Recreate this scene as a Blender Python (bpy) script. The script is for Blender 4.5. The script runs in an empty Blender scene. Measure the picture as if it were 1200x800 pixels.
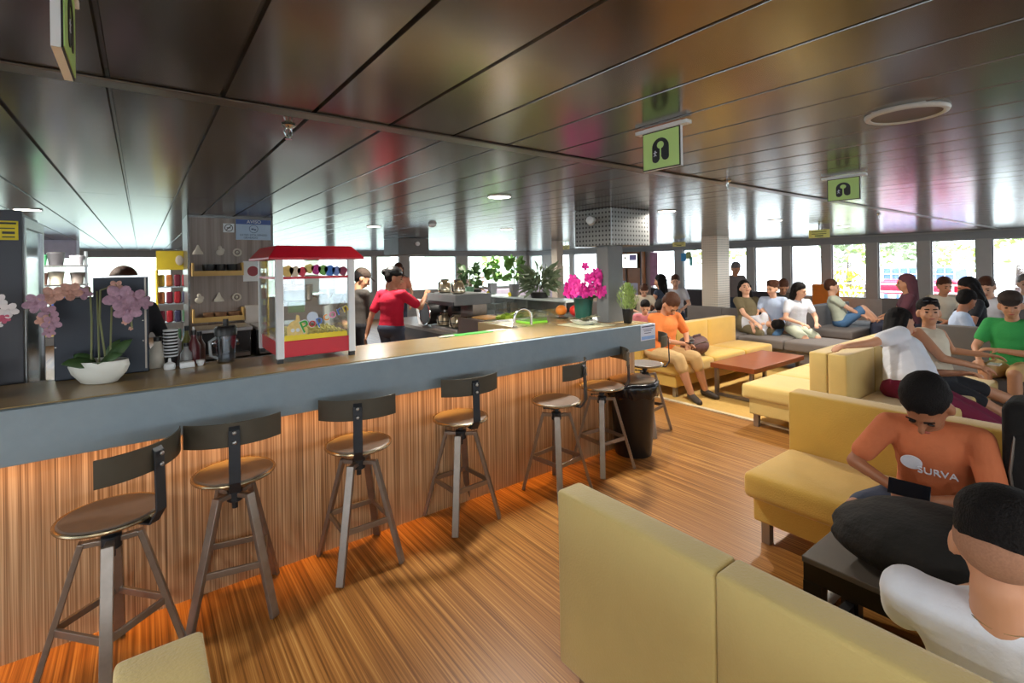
import bpy, bmesh, math, random
from mathutils import Vector, Matrix, Euler
random.seed(7)
PI = math.pi
SC = bpy.context.scene
COL = SC.collection
R = math.radians

# ------------------------------------------------------------------ materials
def lin(c):
    return tuple((v/12.92 if v <= .04045 else ((v+.055)/1.055)**2.4) for v in c)
def rgb(r, g, b): return lin((r/255, g/255, b/255))
MATS = {}
def mat(name, col, rough=.6, metal=0., var=.12, scale=12., bump=0., bscale=60., spec=.5, emit=0., alpha=None, ecol=None, sheen=0.):
    if name in MATS: return MATS[name]
    m = bpy.data.materials.new(name); m.use_nodes = True
    nt = m.node_tree; p = nt.nodes['Principled BSDF']
    tc = nt.nodes.new('ShaderNodeTexCoord')
    n = nt.nodes.new('ShaderNodeTexNoise'); n.inputs['Scale'].default_value = scale; n.inputs['Detail'].default_value = 4
    nt.links.new(tc.outputs['Object'], n.inputs['Vector'])
    mx = nt.nodes.new('ShaderNodeMix'); mx.data_type = 'RGBA'
    mx.inputs[6].default_value = (*[v*(1-var) for v in col], 1)
    mx.inputs[7].default_value = (*[min(1, v*(1+var)) for v in col], 1)
    nt.links.new(n.outputs['Fac'], mx.inputs[0]); nt.links.new(mx.outputs[2], p.inputs['Base Color'])
    p.inputs['Roughness'].default_value = rough; p.inputs['Metallic'].default_value = metal
    p.inputs['Specular IOR Level'].default_value = spec
    if sheen: p.inputs['Sheen Weight'].default_value = sheen
    if emit:
        p.inputs['Emission Color'].default_value = (*(ecol or col), 1); p.inputs['Emission Strength'].default_value = emit
    if bump:
        n2 = nt.nodes.new('ShaderNodeTexNoise'); n2.inputs['Scale'].default_value = bscale; n2.inputs['Detail'].default_value = 3
        nt.links.new(tc.outputs['Object'], n2.inputs['Vector'])
        b = nt.nodes.new('ShaderNodeBump'); b.inputs['Strength'].default_value = bump; b.inputs['Distance'].default_value = .01
        nt.links.new(n2.outputs['Fac'], b.inputs['Height']); nt.links.new(b.outputs['Normal'], p.inputs['Normal'])
    MATS[name] = m
    return m
def glass(name, tint=(1, 1, 1), gloss=.08, rough=.02):
    if name in MATS: return MATS[name]
    m = bpy.data.materials.new(name); m.use_nodes = True; nt = m.node_tree; nt.nodes.clear()
    o = nt.nodes.new('ShaderNodeOutputMaterial'); t = nt.nodes.new('ShaderNodeBsdfTransparent'); t.inputs[0].default_value = (*tint, 1)
    g = nt.nodes.new('ShaderNodeBsdfGlossy'); g.inputs['Roughness'].default_value = rough
    mx = nt.nodes.new('ShaderNodeMixShader')
    lw = nt.nodes.new('ShaderNodeLayerWeight'); lw.inputs[0].default_value = .25
    mt = nt.nodes.new('ShaderNodeMath'); mt.operation = 'MULTIPLY_ADD'; mt.inputs[1].default_value = .5; mt.inputs[2].default_value = gloss
    nt.links.new(lw.outputs['Fresnel'], mt.inputs[0]); nt.links.new(mt.outputs[0], mx.inputs[0])
    nt.links.new(t.outputs[0], mx.inputs[1]); nt.links.new(g.outputs[0], mx.inputs[2]); nt.links.new(mx.outputs[0], o.inputs[0])
    MATS[name] = m
    return m
def stripes(name, axis, cols, freq, rough, bump=.2, spec=.5, long=.6):
    """fine wood-like strips: fast noise across `axis`, slow along the others"""
    m = bpy.data.materials.new(name); m.use_nodes = True; nt = m.node_tree; p = nt.nodes['Principled BSDF']
    tc = nt.nodes.new('ShaderNodeTexCoord'); mp = nt.nodes.new('ShaderNodeMapping')
    s = [long]*3; s[axis] = freq; mp.inputs['Scale'].default_value = s
    nt.links.new(tc.outputs['Object'], mp.inputs['Vector'])
    n = nt.nodes.new('ShaderNodeTexNoise'); n.inputs['Scale'].default_value = 1; n.inputs['Detail'].default_value = 3; n.inputs['Roughness'].default_value = .65
    nt.links.new(mp.outputs[0], n.inputs['Vector'])
    cr = nt.nodes.new('ShaderNodeValToRGB'); e = cr.color_ramp.elements
    pos = [.32, .46, .56, .70]
    e[0].position = pos[0]; e[0].color = (*cols[0], 1); e[1].position = pos[3]; e[1].color = (*cols[3], 1)
    for i in (1, 2):
        x = cr.color_ramp.elements.new(pos[i]); x.color = (*cols[i], 1)
    nt.links.new(n.outputs['Fac'], cr.inputs[0])
    n3 = nt.nodes.new('ShaderNodeTexNoise'); n3.inputs['Scale'].default_value = .9; nt.links.new(tc.outputs['Object'], n3.inputs['Vector'])
    mx = nt.nodes.new('ShaderNodeMix'); mx.data_type = 'RGBA'; mx.blend_type = 'MULTIPLY'; mx.inputs[0].default_value = .35
    nt.links.new(cr.outputs[0], mx.inputs[6]); nt.links.new(n3.outputs['Fac'], mx.inputs[7])
    nt.links.new(mx.outputs[2], p.inputs['Base Color'])
    p.inputs['Roughness'].default_value = rough; p.inputs['Specular IOR Level'].default_value = spec
    b = nt.nodes.new('ShaderNodeBump'); b.inputs['Strength'].default_value = bump; b.inputs['Distance'].default_value = .003
    nt.links.new(n.outputs['Fac'], b.inputs['Height']); nt.links.new(b.outputs['Normal'], p.inputs['Normal'])
    MATS[name] = m
    return m

M_floor = stripes('floor_vinyl', 0, [rgb(112, 70, 28), rgb(160, 106, 50), rgb(186, 130, 66), rgb(222, 172, 102)], 85, .38, .12)
M_panel = stripes('zebrano_panel', 0, [rgb(112, 86, 58), rgb(170, 134, 98), rgb(208, 174, 136), rgb(238, 212, 176)], 125, .5, .2)
M_walnut = stripes('dark_wood', 0, [rgb(48, 30, 20), rgb(68, 44, 30), rgb(84, 56, 40), rgb(100, 70, 50)], 40, .45, .1)
M_grwood = stripes('grey_wood', 0, [rgb(140, 126, 118), rgb(160, 146, 138), rgb(170, 156, 148), rgb(184, 170, 160)], 30, .5, .05)
M_ceil = mat('ceiling_panel', rgb(46, 42, 39), .2, 0., .06, 3., spec=1.0)
M_ceil.node_tree.nodes['Principled BSDF'].inputs['IOR'].default_value = 1.95
M_gap = mat('ceiling_profile', rgb(96, 96, 96), .25, .8)
M_strip = mat('ceiling_strip', rgb(95, 92, 90), .3, .5)
M_counter_top = mat('counter_top', rgb(150, 128, 88), .25, 0, .12, 6, .05, 20, spec=.6)
M_fascia = mat('counter_fascia', rgb(126, 144, 156), .42, 0, .1, 14, .12, 40)
M_greypaint = mat('grey_paint', rgb(105, 108, 110), .5)
M_post = mat('window_post', rgb(176, 170, 164), .5, 0, .05)
M_beam = mat('window_beam', rgb(150, 150, 150), .5, 0, .05)
M_wallpaint = mat('wall_paint', rgb(190, 186, 182), .6)
M_yellow = mat('mustard_velvet', rgb(214, 184, 108), .75, 0, .09, 7, .25, 120, sheen=.4)
M_yellow2 = mat('mustard_velvet_olive', rgb(200, 180, 116), .75, 0, .08, 6, .25, 120, sheen=.4)
M_yellow3 = mat('mustard_velvet_golden', rgb(212, 172, 76), .75, 0, .09, 7, .25, 120, sheen=.4)
M_greyfab = mat('grey_fabric', rgb(112, 106, 104), .85, 0, .08, 10, .2, 150)
M_steel = mat('brushed_steel', rgb(165, 165, 165), .3, .9, .05)
M_chrome = mat('chrome', rgb(210, 210, 210), .12, 1., .02)
M_gun = mat('gunmetal', rgb(140, 130, 122), .34, .7, .18, 25)
M_blackmetal = mat('black_metal', rgb(44, 48, 54), .45, .4, .15, 20)
M_backplate = mat('back_plate', rgb(72, 68, 58), .5, .4, .12, 18)
M_seat = mat('stool_seat', rgb(116, 110, 106), .42, .25, .2, 10)
M_brass = mat('rim_metal', rgb(160, 145, 118), .25, .9, .15, 25)
M_red = mat('red_paint', rgb(205, 26, 48), .35, 0, .05)
M_white = mat('white_paint', rgb(228, 232, 236), .45, 0, .03)
M_offwhite = mat('ceramic_white', rgb(224, 226, 220), .3, 0, .03)
M_black = mat('black_plastic', rgb(22, 22, 24), .4, 0, .1)
M_blackcloth = mat('black_cloth', rgb(13, 13, 15), .8, 0, .3, 20, .4, 60)
M_navy = mat('navy_casing', rgb(32, 40, 54), .42, .2, .08)
M_fridge = mat('fridge_dark', rgb(52, 52, 58), .4, .3, .06)
M_glass = glass('clear_glass')
M_glassblue = glass('blue_film_glass', (.75, .9, .97), .1)
M_display = glass('display_glass', (.93, .97, .96), .1)
M_popglass = glass('popcorn_glass', (.96, .98, .97), .1)
M_green = mat('leaf_green', rgb(86, 128, 62), .5, 0, .3, 25)
M_darkgreen = mat('leaf_dark', rgb(62, 92, 52), .5, 0, .3, 25)
M_stem = mat('stem', rgb(120, 126, 84), .6)
M_mauve = mat('mauve_petal', rgb(172, 138, 160), .6, 0, .6, 70)
M_peach = mat('peach_petal', rgb(202, 156, 142), .6, 0, .5, 70)
M_pink = mat('magenta_petal', rgb(226, 52, 158), .55, 0, .2, 50)
M_whitepetal = mat('white_petal', rgb(232, 228, 232), .55, 0, .1)
M_signgreen = mat('sign_green', rgb(200, 238, 148), .45, 0, .03)
M_signyel = mat('sign_yellow', rgb(235, 215, 30), .5, 0, .03)
M_tablewood = mat('table_wood', rgb(142, 78, 44), .28, 0, .2, 5, .03, 20)
M_rug = mat('rug_beige', rgb(204, 166, 92), .95, 0, .12, 30, .4, 200)
M_rugedge = mat('rug_edge', rgb(206, 190, 158), .9, 0, .08)
M_lamp = mat('lamp_diffuser', (1., .93, .82), .4, 0, 0, emit=9.)
M_ring = mat('ring_white', rgb(200, 200, 196), .35, 0, .03)

# ------------------------------------------------------------------ mesh collector
class MB:
    def __init__(s): s.v = []; s.f = []; s.m = []; s.mi = 0
    def add(s, vs, fs):
        o = len(s.v); s.v += [Vector(v) for v in vs]; s.f += [[i+o for i in f] for f in fs]; s.m += [s.mi]*len(fs); return s
    def box(s, x0, x1, y0, y1, z0, z1, T=None):
        vs = [Vector((x, y, z)) for x in (x0, x1) for y in (y0, y1) for z in (z0, z1)]
        if T is not None: vs = [T @ v for v in vs]
        return s.add(vs, [(0, 1, 3, 2), (4, 6, 7, 5), (0, 4, 5, 1), (2, 3, 7, 6), (0, 2, 6, 4), (1, 5, 7, 3)])
    def bar(s, a, b, w, h, up=(0, 0, 1)):
        a = Vector(a); b = Vector(b); d = (b-a); L = d.length; d.normalize(); up = Vector(up)
        sd = d.cross(up)
        if sd.length < 1e-4: sd = d.cross(Vector((1, 0, 0)))
        sd.normalize(); u = sd.cross(d)
        T = Matrix(((d.x, sd.x, u.x, a.x), (d.y, sd.y, u.y, a.y), (d.z, sd.z, u.z, a.z), (0, 0, 0, 1)))
        return s.box(0, L, -w/2, w/2, -h/2, h/2, T)
    def tube(s, pts, r, seg=10, caps=True):
        pts = [Vector(p) for p in pts]; n = len(pts)
        rs = r if isinstance(r, (list, tuple)) else [r]*n
        vs = []; fs = []; ref = Vector((0, 0, 1)); prev = None
        for i, p in enumerate(pts):
            d = (pts[min(i+1, n-1)]-pts[max(i-1, 0)]).normalized()
            if prev is None:
                sd = d.cross(ref)
                if sd.length < .05: sd = d.cross(Vector((1, 0, 0)))
            else:
                sd = prev - d*prev.dot(d)
            sd.normalize(); prev = sd; u = d.cross(sd)
            for k in range(seg):
                a = 2*PI*k/seg; vs.append(p+(sd*math.cos(a)+u*math.sin(a))*rs[i])
        for i in range(n-1):
            for k in range(seg):
                k2 = (k+1) % seg; fs.append((i*seg+k, i*seg+k2, (i+1)*seg+k2, (i+1)*seg+k))
        if caps: fs.append(tuple(range(seg))[::-1]); fs.append(tuple((n-1)*seg+k for k in range(seg)))
        return s.add(vs, fs)
    def lathe(s, prof, c=(0, 0, 0), seg=28, sx=1., sy=1., T=None):
        c = Vector(c); vs = []; fs = []; n = len(prof)
        for r, z in prof:
            for k in range(seg):
                a = 2*PI*k/seg; v = Vector((r*math.cos(a)*sx, r*math.sin(a)*sy, z)); v = (T @ v) if T is not None else v
                vs.append(v+c)
        for i in range(n-1):
            for k in range(seg):
                k2 = (k+1) % seg; fs.append((i*seg+k, i*seg+k2, (i+1)*seg+k2, (i+1)*seg+k))
        fs.append(tuple(range(seg))[::-1]); fs.append(tuple((n-1)*seg+k for k in range(seg)))
        return s.add(vs, fs)
    def ell(s, c, r, rot=None, seg=12, rings=8):
        c = Vector(c); r = (r, r, r) if isinstance(r, (int, float)) else r
        vs = [Vector((0, 0, r[2]))]; fs = []
        for i in range(1, rings):
            t = PI*i/rings
            for k in range(seg):
                a = 2*PI*k/seg; vs.append(Vector((r[0]*math.sin(t)*math.cos(a), r[1]*math.sin(t)*math.sin(a), r[2]*math.cos(t))))
        vs.append(Vector((0, 0, -r[2])))
        if rot is not None: vs = [rot @ v for v in vs]
        vs = [v+c for v in vs]
        for k in range(seg): fs.append((0, 1+k, 1+(k+1) % seg))
        for i in range(rings-2):
            for k in range(seg):
                k2 = (k+1) % seg; a = 1+i*seg; b = 1+(i+1)*seg; fs.append((a+k, b+k, b+k2, a+k2))
        b = 1+(rings-2)*seg; L = len(vs)-1
        for k in range(seg): fs.append((L, b+(k+1) % seg, b+k))
        return s.add(vs, fs)
    def cap(s, a, b, ra, rb, seg=12):
        a = Vector(a); b = Vector(b); d = b-a
        if d.length < 1e-6: return s.ell(a, max(ra, rb))
        d.normalize(); pts = []; rs = []
        for t in (0.05, .3, .6, .85): 
            an = t*PI/2; pts.append(a-d*ra*math.cos(an)); rs.append(ra*math.sin(an))
        pts.append(a); rs.append(ra); pts.append(b); rs.append(rb)
        for t in (.85, .6, .3, .05):
            an = t*PI/2; pts.append(b+d*rb*math.cos(an)); rs.append(rb*math.sin(an))
        return s.tube(pts, rs, seg)
    def cushion(s, c, h, r=.04, puff=.0, n=6, T=None):
        """rounded box centre c, half sizes h, radius r, top and front bulge"""
        c = Vector(c); vs = {}; V = []; F = []
        def key(p): return tuple(round(x, 5) for x in p)
        def idx(p):
            k = key(p)
            if k in vs: return vs[k]
            q = Vector((max(-h[0]+r, min(h[0]-r, p[0])), max(-h[1]+r, min(h[1]-r, p[1])), max(-h[2]+r, min(h[2]-r, p[2]))))
            d = Vector(p)-q
            if d.length > 1e-9: d.normalize(); d *= r
            o = q+d
            if puff:
                u = p[0]/h[0]; w = p[1]/h[1]; o.z += puff*(1-u*u)*(1-w*w)*(1 if p[2] > 0 else 0)
            o += c
            if T is not None: o = T @ o
            V.append(o); vs[k] = len(V)-1; return vs[k]
        def cuts(a):
            L = [-a, -a+r*.3, -a+r]; m = n
            L += [-(a-r)+2*(a-r)*i/m for i in range(1, m)]; L += [a-r, a-r*.3, a]; return L
        cs = [cuts(x) for x in h]
        for ax in range(3):
            o1, o2 = [(1, 2), (2, 0), (0, 1)][ax]
            for sg in (-1, 1):
                A = cs[o1]; B = cs[o2]
                for i in range(len(A)-1):
                    for j in range(len(B)-1):
                        q = []
                        for (ii, jj) in ((i, j), (i+1, j), (i+1, j+1), (i, j+1)):
                            p = [0, 0, 0]; p[ax] = sg*h[ax]; p[o1] = A[ii]; p[o2] = B[jj]; q.append(idx(p))
                        F.append(tuple(q) if sg > 0 else tuple(q[::-1]))
        return s.add(V, F)
    def prism(s, poly, z0, z1, T=None):
        n = len(poly); vs = [Vector((x, y, z)) for z in (z0, z1) for x, y in poly]
        if T is not None: vs = [T @ v for v in vs]
        return s.add(vs, [tuple(range(n))[::-1], tuple(range(n, 2*n))]+[(i, (i+1) % n, n+(i+1) % n, n+i) for i in range(n)])
    def leaf(s, base, tip, w, up=(0, 0, 1), curl=.15):
        base = Vector(base); tip = Vector(tip); d = tip-base; up = Vector(up); sd = d.cross(up)
        if sd.length < 1e-5: sd = Vector((1, 0, 0))
        sd.normalize(); nn = sd.cross(d).normalized(); L = d.length
        vs = []; 
        for t, ww, lift in ((0, .12, 0), (.3, .85, .5), (.6, 1., .7), (.85, .6, .45), (1, .05, 0)):
            c = base+d*t+nn*lift*curl*L
            vs += [c-sd*w*ww/2, c-nn*.02*L*0+nn*(-.06*w), c+sd*w*ww/2]
        fs = []
        for i in range(4):
            for j in range(2): a = i*3+j; fs.append((a, a+1, a+4, a+3))
        return s.add(vs, fs)
    def build(s, name, m, parent=None, smooth=True, bevel=0., angle=35, raw=False, solid=0.):
        me = bpy.data.meshes.new(name)
        off = Vector((0, 0, 0))
        if parent is not None and not raw:
            q = parent
            while q is not None: off += q.location; q = q.parent
        me.from_pydata([v-off for v in s.v], [], s.f); me.update()
        ms = m if isinstance(m, (list, tuple)) else [m]
        for x in ms: me.materials.append(x)
        if len(ms) > 1:
            for p, k in zip(me.polygons, s.m): p.material_index = min(k, len(ms)-1)
        bm = bmesh.new(); bm.from_mesh(me); bmesh.ops.recalc_face_normals(bm, faces=bm.faces) ; bm.to_mesh(me); bm.free()
        o = bpy.data.objects.new(name, me); COL.objects.link(o)
        if smooth:
            for p in me.polygons: p.use_smooth = True
            try: me.set_sharp_from_angle(angle=R(angle))
            except Exception: pass
        if parent is not None: o.parent = parent
        if solid:
            b = o.modifiers.new('solid', 'SOLIDIFY'); b.thickness = solid
        if bevel:
            b = o.modifiers.new('bevel', 'BEVEL'); b.width = bevel; b.segments = 2; b.limit_method = 'ANGLE'; b.angle_limit = R(40)
        return o
def thing(name, label, cat, loc=(0, 0, 0), rz=0., group=None):
    o = bpy.data.objects.new(name, None); COL.objects.link(o); o.empty_display_size = .1
    o.location = loc; o.rotation_euler = (0, 0, rz); o['label'] = label; o['category'] = cat
    if group: o['group'] = group
    return o
def tag(o, label, cat, group=None, kind=None):
    o['label'] = label; o['category'] = cat
    if group: o['group'] = group
    if kind: o['kind'] = kind
    return o
def struct(o, label=None):
    o['kind'] = 'structure'
    if label: o['label'] = label
    return o
def dup(root, loc=None, rz=None, label=None, group=None):
    def cp(o, par):
        c = o.copy(); COL.objects.link(c); c.parent = par
        for ch in kids[o.name]: cp(ch, c)
        return c
    kids = {}
    def rec(o):
        kids[o.name] = list(o.children)
        for ch in o.children: rec(ch)
    rec(root)
    r = cp(root, None)
    if loc is not None: r.location = loc
    if rz is not None: r.rotation_euler = (0, 0, rz)
    if label: r['label'] = label
    if group: r['group'] = group
    return r
def text(s, size, T, m, parent, name='lettering', ext=.0008, raw=False):
    cu = bpy.data.curves.new('t', 'FONT'); cu.body = s; cu.size = size; cu.align_x = 'CENTER'; cu.align_y = 'CENTER'; cu.extrude = ext
    o = bpy.data.objects.new('t', cu); COL.objects.link(o)
    bpy.context.view_layer.update()
    me = bpy.data.meshes.new_from_object(o.evaluated_get(bpy.context.evaluated_depsgraph_get()))
    bpy.data.objects.remove(o); bpy.data.curves.remove(cu)
    off = Vector((0, 0, 0)); q = None if raw else parent
    while q is not None: off += q.location; q = q.parent
    me.transform(T); me.transform(Matrix.Translation(-off)); me.name = name
    me.materials.clear(); me.materials.append(m)
    r = bpy.data.objects.new(name, me); COL.objects.link(r); r.parent = parent
    return r
def frame(o, x, y, z=None):
    """matrix with origin o and axes x (reading direction), y (up on the plane)"""
    x = Vector(x).normalized(); y = Vector(y).normalized(); z = x.cross(y)
    return Matrix(((x.x, y.x, z.x, o[0]), (x.y, y.y, z.y, o[1]), (x.z, y.z, z.z, o[2]), (0, 0, 0, 1)))
def ring_prism(mb, r0, r1, T, seg=28, z=.001):
    vs = []; fs = []
    for k in range(seg):
        a = 2*PI*k/seg
        for r in (r0, r1):
            for zz in (0, z): vs.append(T @ Vector((r*math.cos(a), r*math.sin(a), zz)))
    for k in range(seg):
        a = k*4; b = ((k+1) % seg)*4
        fs += [(a+1, b+1, b+3, a+3), (a, a+2, b+2, b), (a, b, b+1, a+1), (a+2, a+3, b+3, b+2)]
    mb.add(vs, fs)

# ------------------------------------------------------------------ camera (eye 1.68 m, level, sensor shift)
CAMH = 1.68
cam = bpy.data.cameras.new('camera'); co = bpy.data.objects.new('camera', cam); COL.objects.link(co); SC.camera = co
cam.sensor_width = 36; cam.lens = 574.67/1200*36; cam.shift_y = -(400-310.12)/1200; cam.clip_start = .02; cam.clip_end = 300
yaw = R(52.898)
co.matrix_world = Matrix.Translation((0, 0, CAMH)) @ Euler((PI/2, 0, yaw-PI/2)).to_matrix().to_4x4() @ Matrix.Rotation(-R(.853), 4, 'Z')

XR, XL, YF, YN, ZC = 12.25, -6., 15.2, -5., 2.19
HC = 1.13
# ------------------------------------------------------------------ room
mb = MB(); mb.box(XL-.2, XR+.2, YN-.2, YF+.2, -.1, 0); struct(mb.build('floor', M_floor, smooth=False))
mb = MB(); mb.box(XL-.2, XR+.2, YN-.2, YF+.2, ZC+.012, ZC+.1); mb.mi = 1
pitch = .2625; x = -.066-23*pitch; ys = [YN-.1, -3.32, -.81, 1.70, 4.21, 6.72, 9.23, 11.74, 14.25, YF+.1]
while x < XR+.1:
    for a, b in zip(ys[:-1], ys[1:]):
        t1 = random.uniform(-.0022, .0022)*.26; g = .0035
        xa, xb = x+g, x+pitch-g; y0, y1 = a+.003, b-.003
        vs = [(xa+.004, y0, ZC-t1), (xb-.004, y0, ZC+t1), (xb-.004, y1, ZC+t1), (xa+.004, y1, ZC-t1), (xa, y0, ZC+.014), (xb, y0, ZC+.014), (xb, y1, ZC+.014), (xa, y1, ZC+.014)]
        mb.add(vs, [(0, 1, 2, 3), (0, 4, 5, 1), (1, 5, 6, 2), (2, 6, 7, 3), (3, 7, 4, 0)])
    x += pitch
struct(mb.build('ceiling', [M_gap, M_ceil], smooth=False))
mb = MB(); mb.box(XL, XR, 1.672, 1.742, ZC-.007, ZC-.001); struct(mb.build('trim_1', M_strip, smooth=False, bevel=.003), 'raised grey cover strip running across the ceiling')

def wall(name, axis, pos, a0, a1, ops, zs, zt, inner, wname, first, m=M_wallpaint, pane=M_glass):
    """wall with openings (list of (a,b) along the wall), sill zs, head zt; inner = sign of the room side"""
    th = .14
    def bx(mb, a, b, z0, z1, t0=0., t1=th):
        p0, p1 = pos-inner*t0, pos-inner*t1
        lo, hi = min(p0, p1), max(p0, p1)
        if axis == 'x': mb.box(lo, hi, a, b, z0, z1)
        else: mb.box(a, b, lo, hi, z0, z1)
    w = MB(); bx(w, a0, a1, 0, zs); cur = a0
    w.mi = 1; bx(w, a0, a1, zt, ZC)
    w.mi = 1
    for a, b in sorted(ops):
        if a > cur: bx(w, cur, a, zs, zt)
        cur = b
    if cur < a1: bx(w, cur, a1, zs, zt)
    struct(w.build(name, [m, M_post], smooth=False))
    k = first
    for a, b in sorted(ops):
        p = MB(); bx(p, a, b, zs, zt, .06, .068); po = struct(p.build('window_%d' % k, pane, smooth=False))
        f = MB(); e = .022
        for q in ((a, a+e, zs, zt), (b-e, b, zs, zt), (a+e, b-e, zs, zs+e), (a+e, b-e, zt-e, zt)): bx(f, q[0], q[1], q[2], q[3], .035, .095)
        f.build('window_frame', M_beam, po, smooth=False); k += 1
    return k
ops = [(2.04+.86*i, 2.70+.86*i) for i in range(6)]+[(7.58, 8.18), (8.45, 9.25), (11.35, 12.62), (12.80, 13.75), (14.3, 15.05)]
ops += [(2.04-.86*i, 2.70-.86*i) for i in range(1, 8)]
k = wall('wall_right', 'x', XR, YN, YF, ops, .85, 2.03, -1, 'right', 1)
ops = [(-5.7+i*1.2, -4.75+i*1.2) for i in range(3)]+[(-1.9, .62), (.95, 2.2), (2.5, 4.5), (4.71, 5.9), (6.05, 6.84), (7.19, 9.01), (9.48, 11.8)]
k = wall('wall_far', 'y', YF, XL, XR, ops, .85, 2.02, -1, 'far', k)
ops = [(YN+.3+i*1.1, YN+1.1+i*1.1) for i in range(18)]
k = wall('wall_left', 'x', XL, YN, YF, ops, .85, 2.03, 1, 'left', k)
ops = [(XL+.3+i*1.1, XL+1.15+i*1.1) for i in range(16)]
k = wall('wall_near', 'y', YN, XL, XR, ops, .85, 2.03, 1, 'near', k)
mb = MB(); mb.box(XR-.035, XR-.001, YN, YF, 2.03, ZC-.03); struct(mb.build('trim_2', M_beam, smooth=False), 'dark lintel over the right-hand windows')
mb = MB(); mb.box(XL, XR-.04, YF-.035, YF-.001, 2.03, ZC-.03); struct(mb.build('trim_3', M_beam, smooth=False), 'dark lintel over the far windows')

# ------------------------------------------------------------------ outside
M_water = mat('pale_water', rgb(190, 205, 210), .3, 0, .1, .2)
mb = MB(); mb.box(-80, 90, -80, 90, -2.2, -2.0); tag(mb.build('water', M_water, smooth=False), 'pale water surface outside the windows', 'water', kind='stuff')
M_quay = mat('quay_concrete', rgb(205, 205, 200), .8)
mb = MB(); mb.box(14.2, 40, -10, 26, -1.99, .1); struct(mb.build('floor_quay', M_quay, smooth=False), 'pale concrete quay outside the right-hand windows')
def blob_tree(x, y, z, r, h, m, label, seed, group=None):
    random.seed(seed); t = thing('tree', label, 'tree', (x, y, z), 0, group)
    b = MB(); b.tube([(x, y, z), (x+.1, y, z+h*.6)], [.18, .1], 8); b.build('trunk', M_walnut, t)
    c = MB()
    for i in range(210):
        a = random.uniform(0, 2*PI); u = random.uniform(-1, 1); q = (random.random()**.5)
        d = Vector((math.cos(a)*math.sqrt(1-u*u), math.sin(a)*math.sqrt(1-u*u), u))
        p = Vector((x, y, z+h))+Vector((d.x*r*q, d.y*r*q, d.z*r*.75*q))
        tip = p+Vector((random.uniform(-1, 1), random.uniform(-1, 1), random.uniform(-.6, .6)))*r*.28
        c.leaf(p, tip, r*.16, (random.uniform(-1, 1), random.uniform(-1, 1), 1))
    c.build('foliage', m, t)
M_tree1 = mat('tree_green', rgb(158, 176, 92), .7, 0, .3, 3)
M_tree2 = mat('tree_olive', rgb(132, 146, 108), .7, 0, .3, 3)
for i, (x, y, r, h, m, lb) in enumerate([
    (27, 4.9, 1.0, 1.6, M_tree1, 'leafy tree outside behind the blue container'), (23, 7.0, .8, 1.7, M_tree1, 'yellow-green tree outside, left of the orange board'),
    (27, 15.5, 1.5, 2.2, M_tree1, 'broad bright tree outside behind the perforated pillar'), (31, 7.3, 1.5, 2.4, M_tree2, 'olive tree outside behind the round yellow bush'),
    (24, 2.9, 1.1, 2.2, M_tree1, 'yellow-green tree outside beside the white canopy'), (33, 11, 2.0, 2.5, M_tree2, 'olive tree outside beyond the seated group in olive and white')]):
    blob_tree(x, y, .1, r, h, m, lb, 30+i)
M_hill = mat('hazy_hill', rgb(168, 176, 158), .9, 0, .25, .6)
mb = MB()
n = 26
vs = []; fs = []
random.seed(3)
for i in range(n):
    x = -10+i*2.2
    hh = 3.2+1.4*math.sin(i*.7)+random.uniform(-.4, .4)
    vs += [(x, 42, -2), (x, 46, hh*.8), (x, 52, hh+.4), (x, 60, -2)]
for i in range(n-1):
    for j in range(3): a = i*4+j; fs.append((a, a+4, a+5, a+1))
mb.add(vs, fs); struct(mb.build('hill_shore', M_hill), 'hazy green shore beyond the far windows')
mb = MB(); mb.box(21.5, 24, 4.1, 6.1, .1, 1.35); o = thing('container', 'pale blue ribbed container outside the right-hand windows', 'container', (22, 5, .1))
M_cblue = mat('container_blue', rgb(92, 118, 176), .6)
mb.build('body', M_cblue, o, smooth=False)
mb = MB()
for z in (.55, .85, 1.15): mb.box(21.44, 21.49, 4.1, 6.1, z-.02, z+.02)
for i in range(9): mb.box(21.45, 21.49, 4.1+.245*i, 4.13+.245*i, .15, 1.33)
mb.build('ribs', M_white, o, smooth=False)
M_redf = mat('raft_red', rgb(240, 30, 70), .5)
o = thing('inflatable_boat', 'bright red inflatable boat outside behind the dark-haired onlooker', 'boat', (15.2, 3.6, .1))
mb = MB(); mb.tube([(15, 2.9, .96), (15, 4.35, .97)], .16, 12); mb.tube([(15.5, 2.9, 1.0), (15.5, 4.35, 1.0)], .16, 12); mb.tube([(15, 2.9, .98), (15.25, 2.72, 1.02), (15.5, 2.9, 1.0)], .16, 12); mb.build('tube', M_redf, o)
mb = MB(); mb.box(15.02, 15.5, 2.9, 4.33, .82, .92); mb.build('hull', M_redf, o, bevel=.02)
mb = MB(); mb.box(15.05, 15.45, 3.1, 3.16, .1, .82); mb.box(15.05, 15.45, 4.1, 4.16, .1, .82); mb.build('cradle', M_white, o, smooth=False)
M_bushy = mat('bush_yellow', rgb(190, 205, 50), .7, 0, .25, 8)
o = thing('bush', 'round yellow-green bush outside behind the person in pale green', 'bush', (16.3, 5.5, .1))
c = MB(); random.seed(5)
for i in range(420):
    a = random.uniform(0, 2*PI); q = random.random()**.4; zz = random.uniform(0, 1)
    p = Vector((16.3+math.cos(a)*.35*q, 5.5+math.sin(a)*.42*q, .35+zz*1.0)); c.leaf(p, p+Vector((random.uniform(-1, 1), random.uniform(-1, 1), random.uniform(-.3, 1)))*.12, .07)
c.build('foliage', M_bushy, o)
mb = MB(); mb.lathe([(.3, .1), (.4, .45), (.36, .46)], (16.3, 5.5, 0)); mb.build('planter', M_white, o)
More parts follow.
